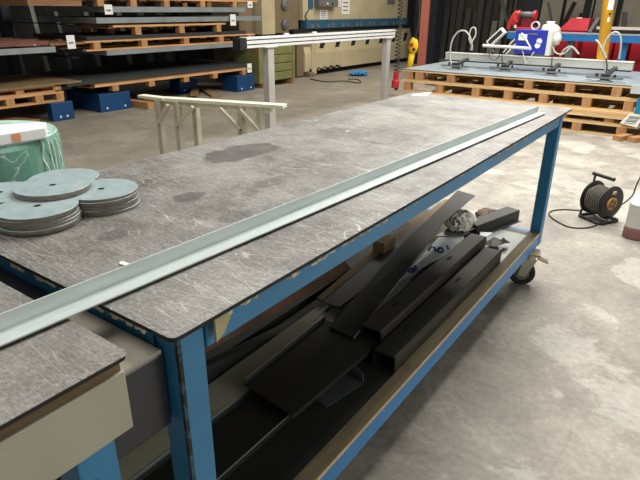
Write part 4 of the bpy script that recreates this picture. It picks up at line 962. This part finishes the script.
MB().tube([q0, q0.lerp(q1, .45), q0.lerp(q1, .5), q1], lambda t_: .062 if t_ < .4 else .045, 12).build('plug_body', 'redp', CP)
MB().blob(q0+Vector((.03, -.02, -.0)), (.035, .035, .035), 2, .1, 2).build('plug_pins', 'blackp', CP)
pth = []; n = 560
for i in range(n):
    t_ = i/(n-1); base = q1+(qt+Vector((0, 0, .8))-q1)*t_; a = t_*2*math.pi*34
    pth.append(base+Vector((math.cos(a)*.040, math.sin(a)*.040, 0)))
MB().tube(pth, .0085, 5).build('coiled_cable', 'blackp', CP, smooth=True)
qg = at(396, 90, z=0); 
# ------------------------------------------------------------------ storage rack (left)
XR = -6.2
RK = thing('storage_rack', (-7.0, 5.2, 0), 'dark steel storage rack with grey beams holding sheets on pallets', 'rack')
for y_ in (2.2, 3.75, 5.3, 6.9):
    MB().box(-8.0, -7.85, y_-.06, y_+.06, 0, 3.4).build('upright', 'racknavy', RK)
    for z in (.730, 1.1295): MB().box(-7.85, XR-.1, y_-.05, y_+.05, z-.011, z).build('arm', 'racknavy', RK)
MB().box(-7.6, XR, 4.15, 6.75, .7305, .795).build('steel_beam', 'rackgrey', RK)
MB().box(-7.6, XR, 4.06, 7.28, 1.13, 1.20).build('steel_beam', 'rackgrey', RK)
MB().box(-7.6, XR, 4.2, 6.88, 1.265, 1.335).build('steel_beam', 'rackgrey', RK)
MB().box(-7.6, XR+.02, .8, 3.43, .815, .88).build('steel_beam', 'rackgrey', RK)
GR = 'pallets loaded in the storage rack'
MT = ('pallet_y', 'block')
def rp(y0, y1, z0, h, by, label, x1=XR, mats=MT, **kw): return pallet(x1-1.3, x1, y0, y1, z0, h, 5, label, GR, boards='y', blockx=by, mats=mats, **kw)
rp(3.90, 6.95, .265, .125, [at(px, 82, X=XR).y for px in (115, 152, 187, 216, 245)], 'long pallet on blue boxes, lowest level of the right rack bay', tb=.05, bottom=False)
rp(3.85, 7.1, .797, .125, [at(px, 44, X=XR).y for px in (97, 145, 187, 222, 250)], 'pallet on the middle grey beam of the right rack bay')
rp(4.3, 6.4, .9735, .13, [at(px, 27, X=XR).y for px in (138, 182, 219)], 'short pallet under the upper grey beams of the rack', tb=.025, bottom=False)
rp(3.9, 7.2, 1.337, .11, [at(px, 4, X=XR).y for px in (101, 134, 167, 203, 235)], 'pallet on the highest grey beam at the top of the photo', tb=.025, bottom=False)
rp(1.2, 3.45, .225, .12, [at(px, 100, X=XR).y for px in (-30, 10, 40, 61)], 'lower of the two pallets in the left rack bay')
rp(1.2, 3.35, .3455, .085, [at(px, 92, X=XR).y for px in (-30, 20, 58)], 'upper of the two pallets in the left rack bay')
GS = 'dark steel sheets lying on the rack pallets'
def rs(y0, y1, z, th, m, label, x1=XR+.02, cat='sheet'): tag(MB().box(x1-1.3, x1, y0, y1, z, z+th).build('stacked_sheet', m), label, cat, GS if 'sheet' in cat else None)
rs(3.5, 7.0, .392, .045, 'dark_sheet', 'thick pack of dark sheets on the lowest right rack pallet')
rs(3.72, 6.6, .4375, .012, 'dark_sheet', 'thin sheet on top of the lowest right sheet pack', XR-.05)
rs(3.9, 6.9, .9225, .05, 'dark_sheet', 'pack of dark sheets on the middle right rack pallet', XR-.02)
rs(4.0, 6.6, 1.449, .04, 'dark_sheet', 'pack of sheets on the topmost rack pallet', XR-.02)
rs(1.0, 3.70, .431, .020, 'tan', 'tan board covering the left rack pallets', XR+.03, 'board')
cw = MB()
for k in range(7): cw.bar((XR-.03-.12*k, 1.0, .925+.006*(k % 3)), (XR-.03-.12*k, 3.35-.05*(k % 3), .925+.006*(k % 3)), .10, .05+.01*(k % 2))
tag(cw.build('wrapped_bars', 'copper'), 'brown bars in torn white film on the left rack beam', 'bars')
tag(MB().box(XR-1.2, XR+.0, 3.38, 3.84, .890, .912).build('end_board', 'oldwood'), 'brown board bridging the two rack bays beside the wrapped bars', 'board')
tag(MB().box(XR-1.2, XR+.0, 3.2, 3.89, 1.337, 1.40).build('brown_timber', 'oldwood'), 'brown timber at the upper left end of the rack', 'timber')
GB = 'blue steel foot boxes under the rack'
for x1_, ya2, yb2, h_, dp_, lb in ((-6.12, 3.21, 3.50, .224, .12, 'blue steel box on the floor under the left rack bay'), (-6.22, 3.95, 4.44, .24, .8, 'blue steel box under the left end of the long pallet'),
                             (-6.75, 5.80, 6.20, .20, .25, 'blue steel box set back under the middle of the long pallet'), (-6.12, 6.52, 6.95, .262, .35, 'blue steel box under the right end of the long pallet')):
    e = thing('blue_box', (x1_-dp_/2, (ya2+yb2)/2, 0), lb, 'steel box', GB)
    MB().box(x1_-dp_, x1_, ya2, yb2, 0, h_).build('box_body', 'boxblue', e, bevel=.006)
    for y_ in (ya2+.10, yb2-.10): MB().cyl((x1_, y_, .05), (x1_+.006, y_, .05), .014, 8).build('bolt', 'alu', e)
for k, (x_, y_, lb) in enumerate(((-5.95, 4.55, 'short timber bearer on the floor right of the second blue box'), (-5.8, 4.78, 'second short timber bearer beside the cream trestle end'))):
    tag(MB().bar((x_-.5, y_, .045), (x_, y_+.02, .045), .12, .09).build('timber_bearer', 'block'), lb, 'timber')
tag(MB().bar((-6.0, 4.7, .1), (-5.75, 5.05, .105), .10, .03).build('white_offcut', 'white'), 'white board offcut lying on the timber bearers', 'offcut')
tag(MB().bar((-6.75, 6.35, .02), (-6.0, 5.9, .02), .16, .03).build('floor_plank', 'tan'), 'tan plank on the floor between the blue boxes, right bay', 'plank')
tag(MB().bar((-6.7, 6.1, .05), (-6.2, 5.6, .05), .12, .03).build('floor_plank', 'oldwood'), 'brown plank overlapping the tan plank between blue boxes', 'plank')
tag(MB().bar((-6.4, 2.6, .04), (-5.95, 2.75, .04), .5, .08).build('floor_board', 'oldwood'), 'brown boards on the floor left of the first blue box', 'boards')
def rlabel(px, pyy, w_, h_, label, X=XR+.025):
    c_ = at(px, pyy, X=X); e = thing('rack_label', (X, c_.y, c_.z-h_/2), label, 'label', 'white labels on the rack pallets')
    MB().box(X, X+.002, c_.y-w_/2, c_.y+w_/2, c_.z-h_/2, c_.z+h_/2).build('card', 'paper', e)
    MB().box(X+.0022, X+.003, c_.y-w_*.3, c_.y+w_*.3, c_.z-.02, c_.z+.0).build('print', 'print', e)
rlabel(71, 42, .11, .16, 'white label on the brown board between the rack bays'); rlabel(108.5, 9.5, .12, .12, 'white label at the left end of the upper rack beam')
rlabel(233, 20, .13, .17, 'white label hanging at the right end under the upper beam'); rlabel(250, 4.5, .12, .10, 'white label at the right end of the topmost pallet')
rlabel(249.5, 68, .11, .15, 'white label on the right end of the lowest long pallet')
rn = random.Random(5)
for k in range(13):
    y_ = .8+k*.52+rn.uniform(-.1, .1); x_ = -8.4; w_ = rn.uniform(.06, .18)
    tag(MB().hexa([(x_, y_, 0), (x_, y_+w_, 0), (x_+.05, y_+w_, 0), (x_+.05, y_, 0)], [(x_-.70, y_+.1, 2.8), (x_-.70, y_+w_+.1, 2.8), (x_-.65, y_+w_+.1, 2.8), (x_-.65, y_+.1, 2.8)]).build('leaning_profile', rn.choice(('profile', 'profile_l'))),
        'steel profile leaning on the left wall behind the rack, '+NUM[k]+' from the viewer', 'steel profile', 'profiles leaning behind the storage rack')
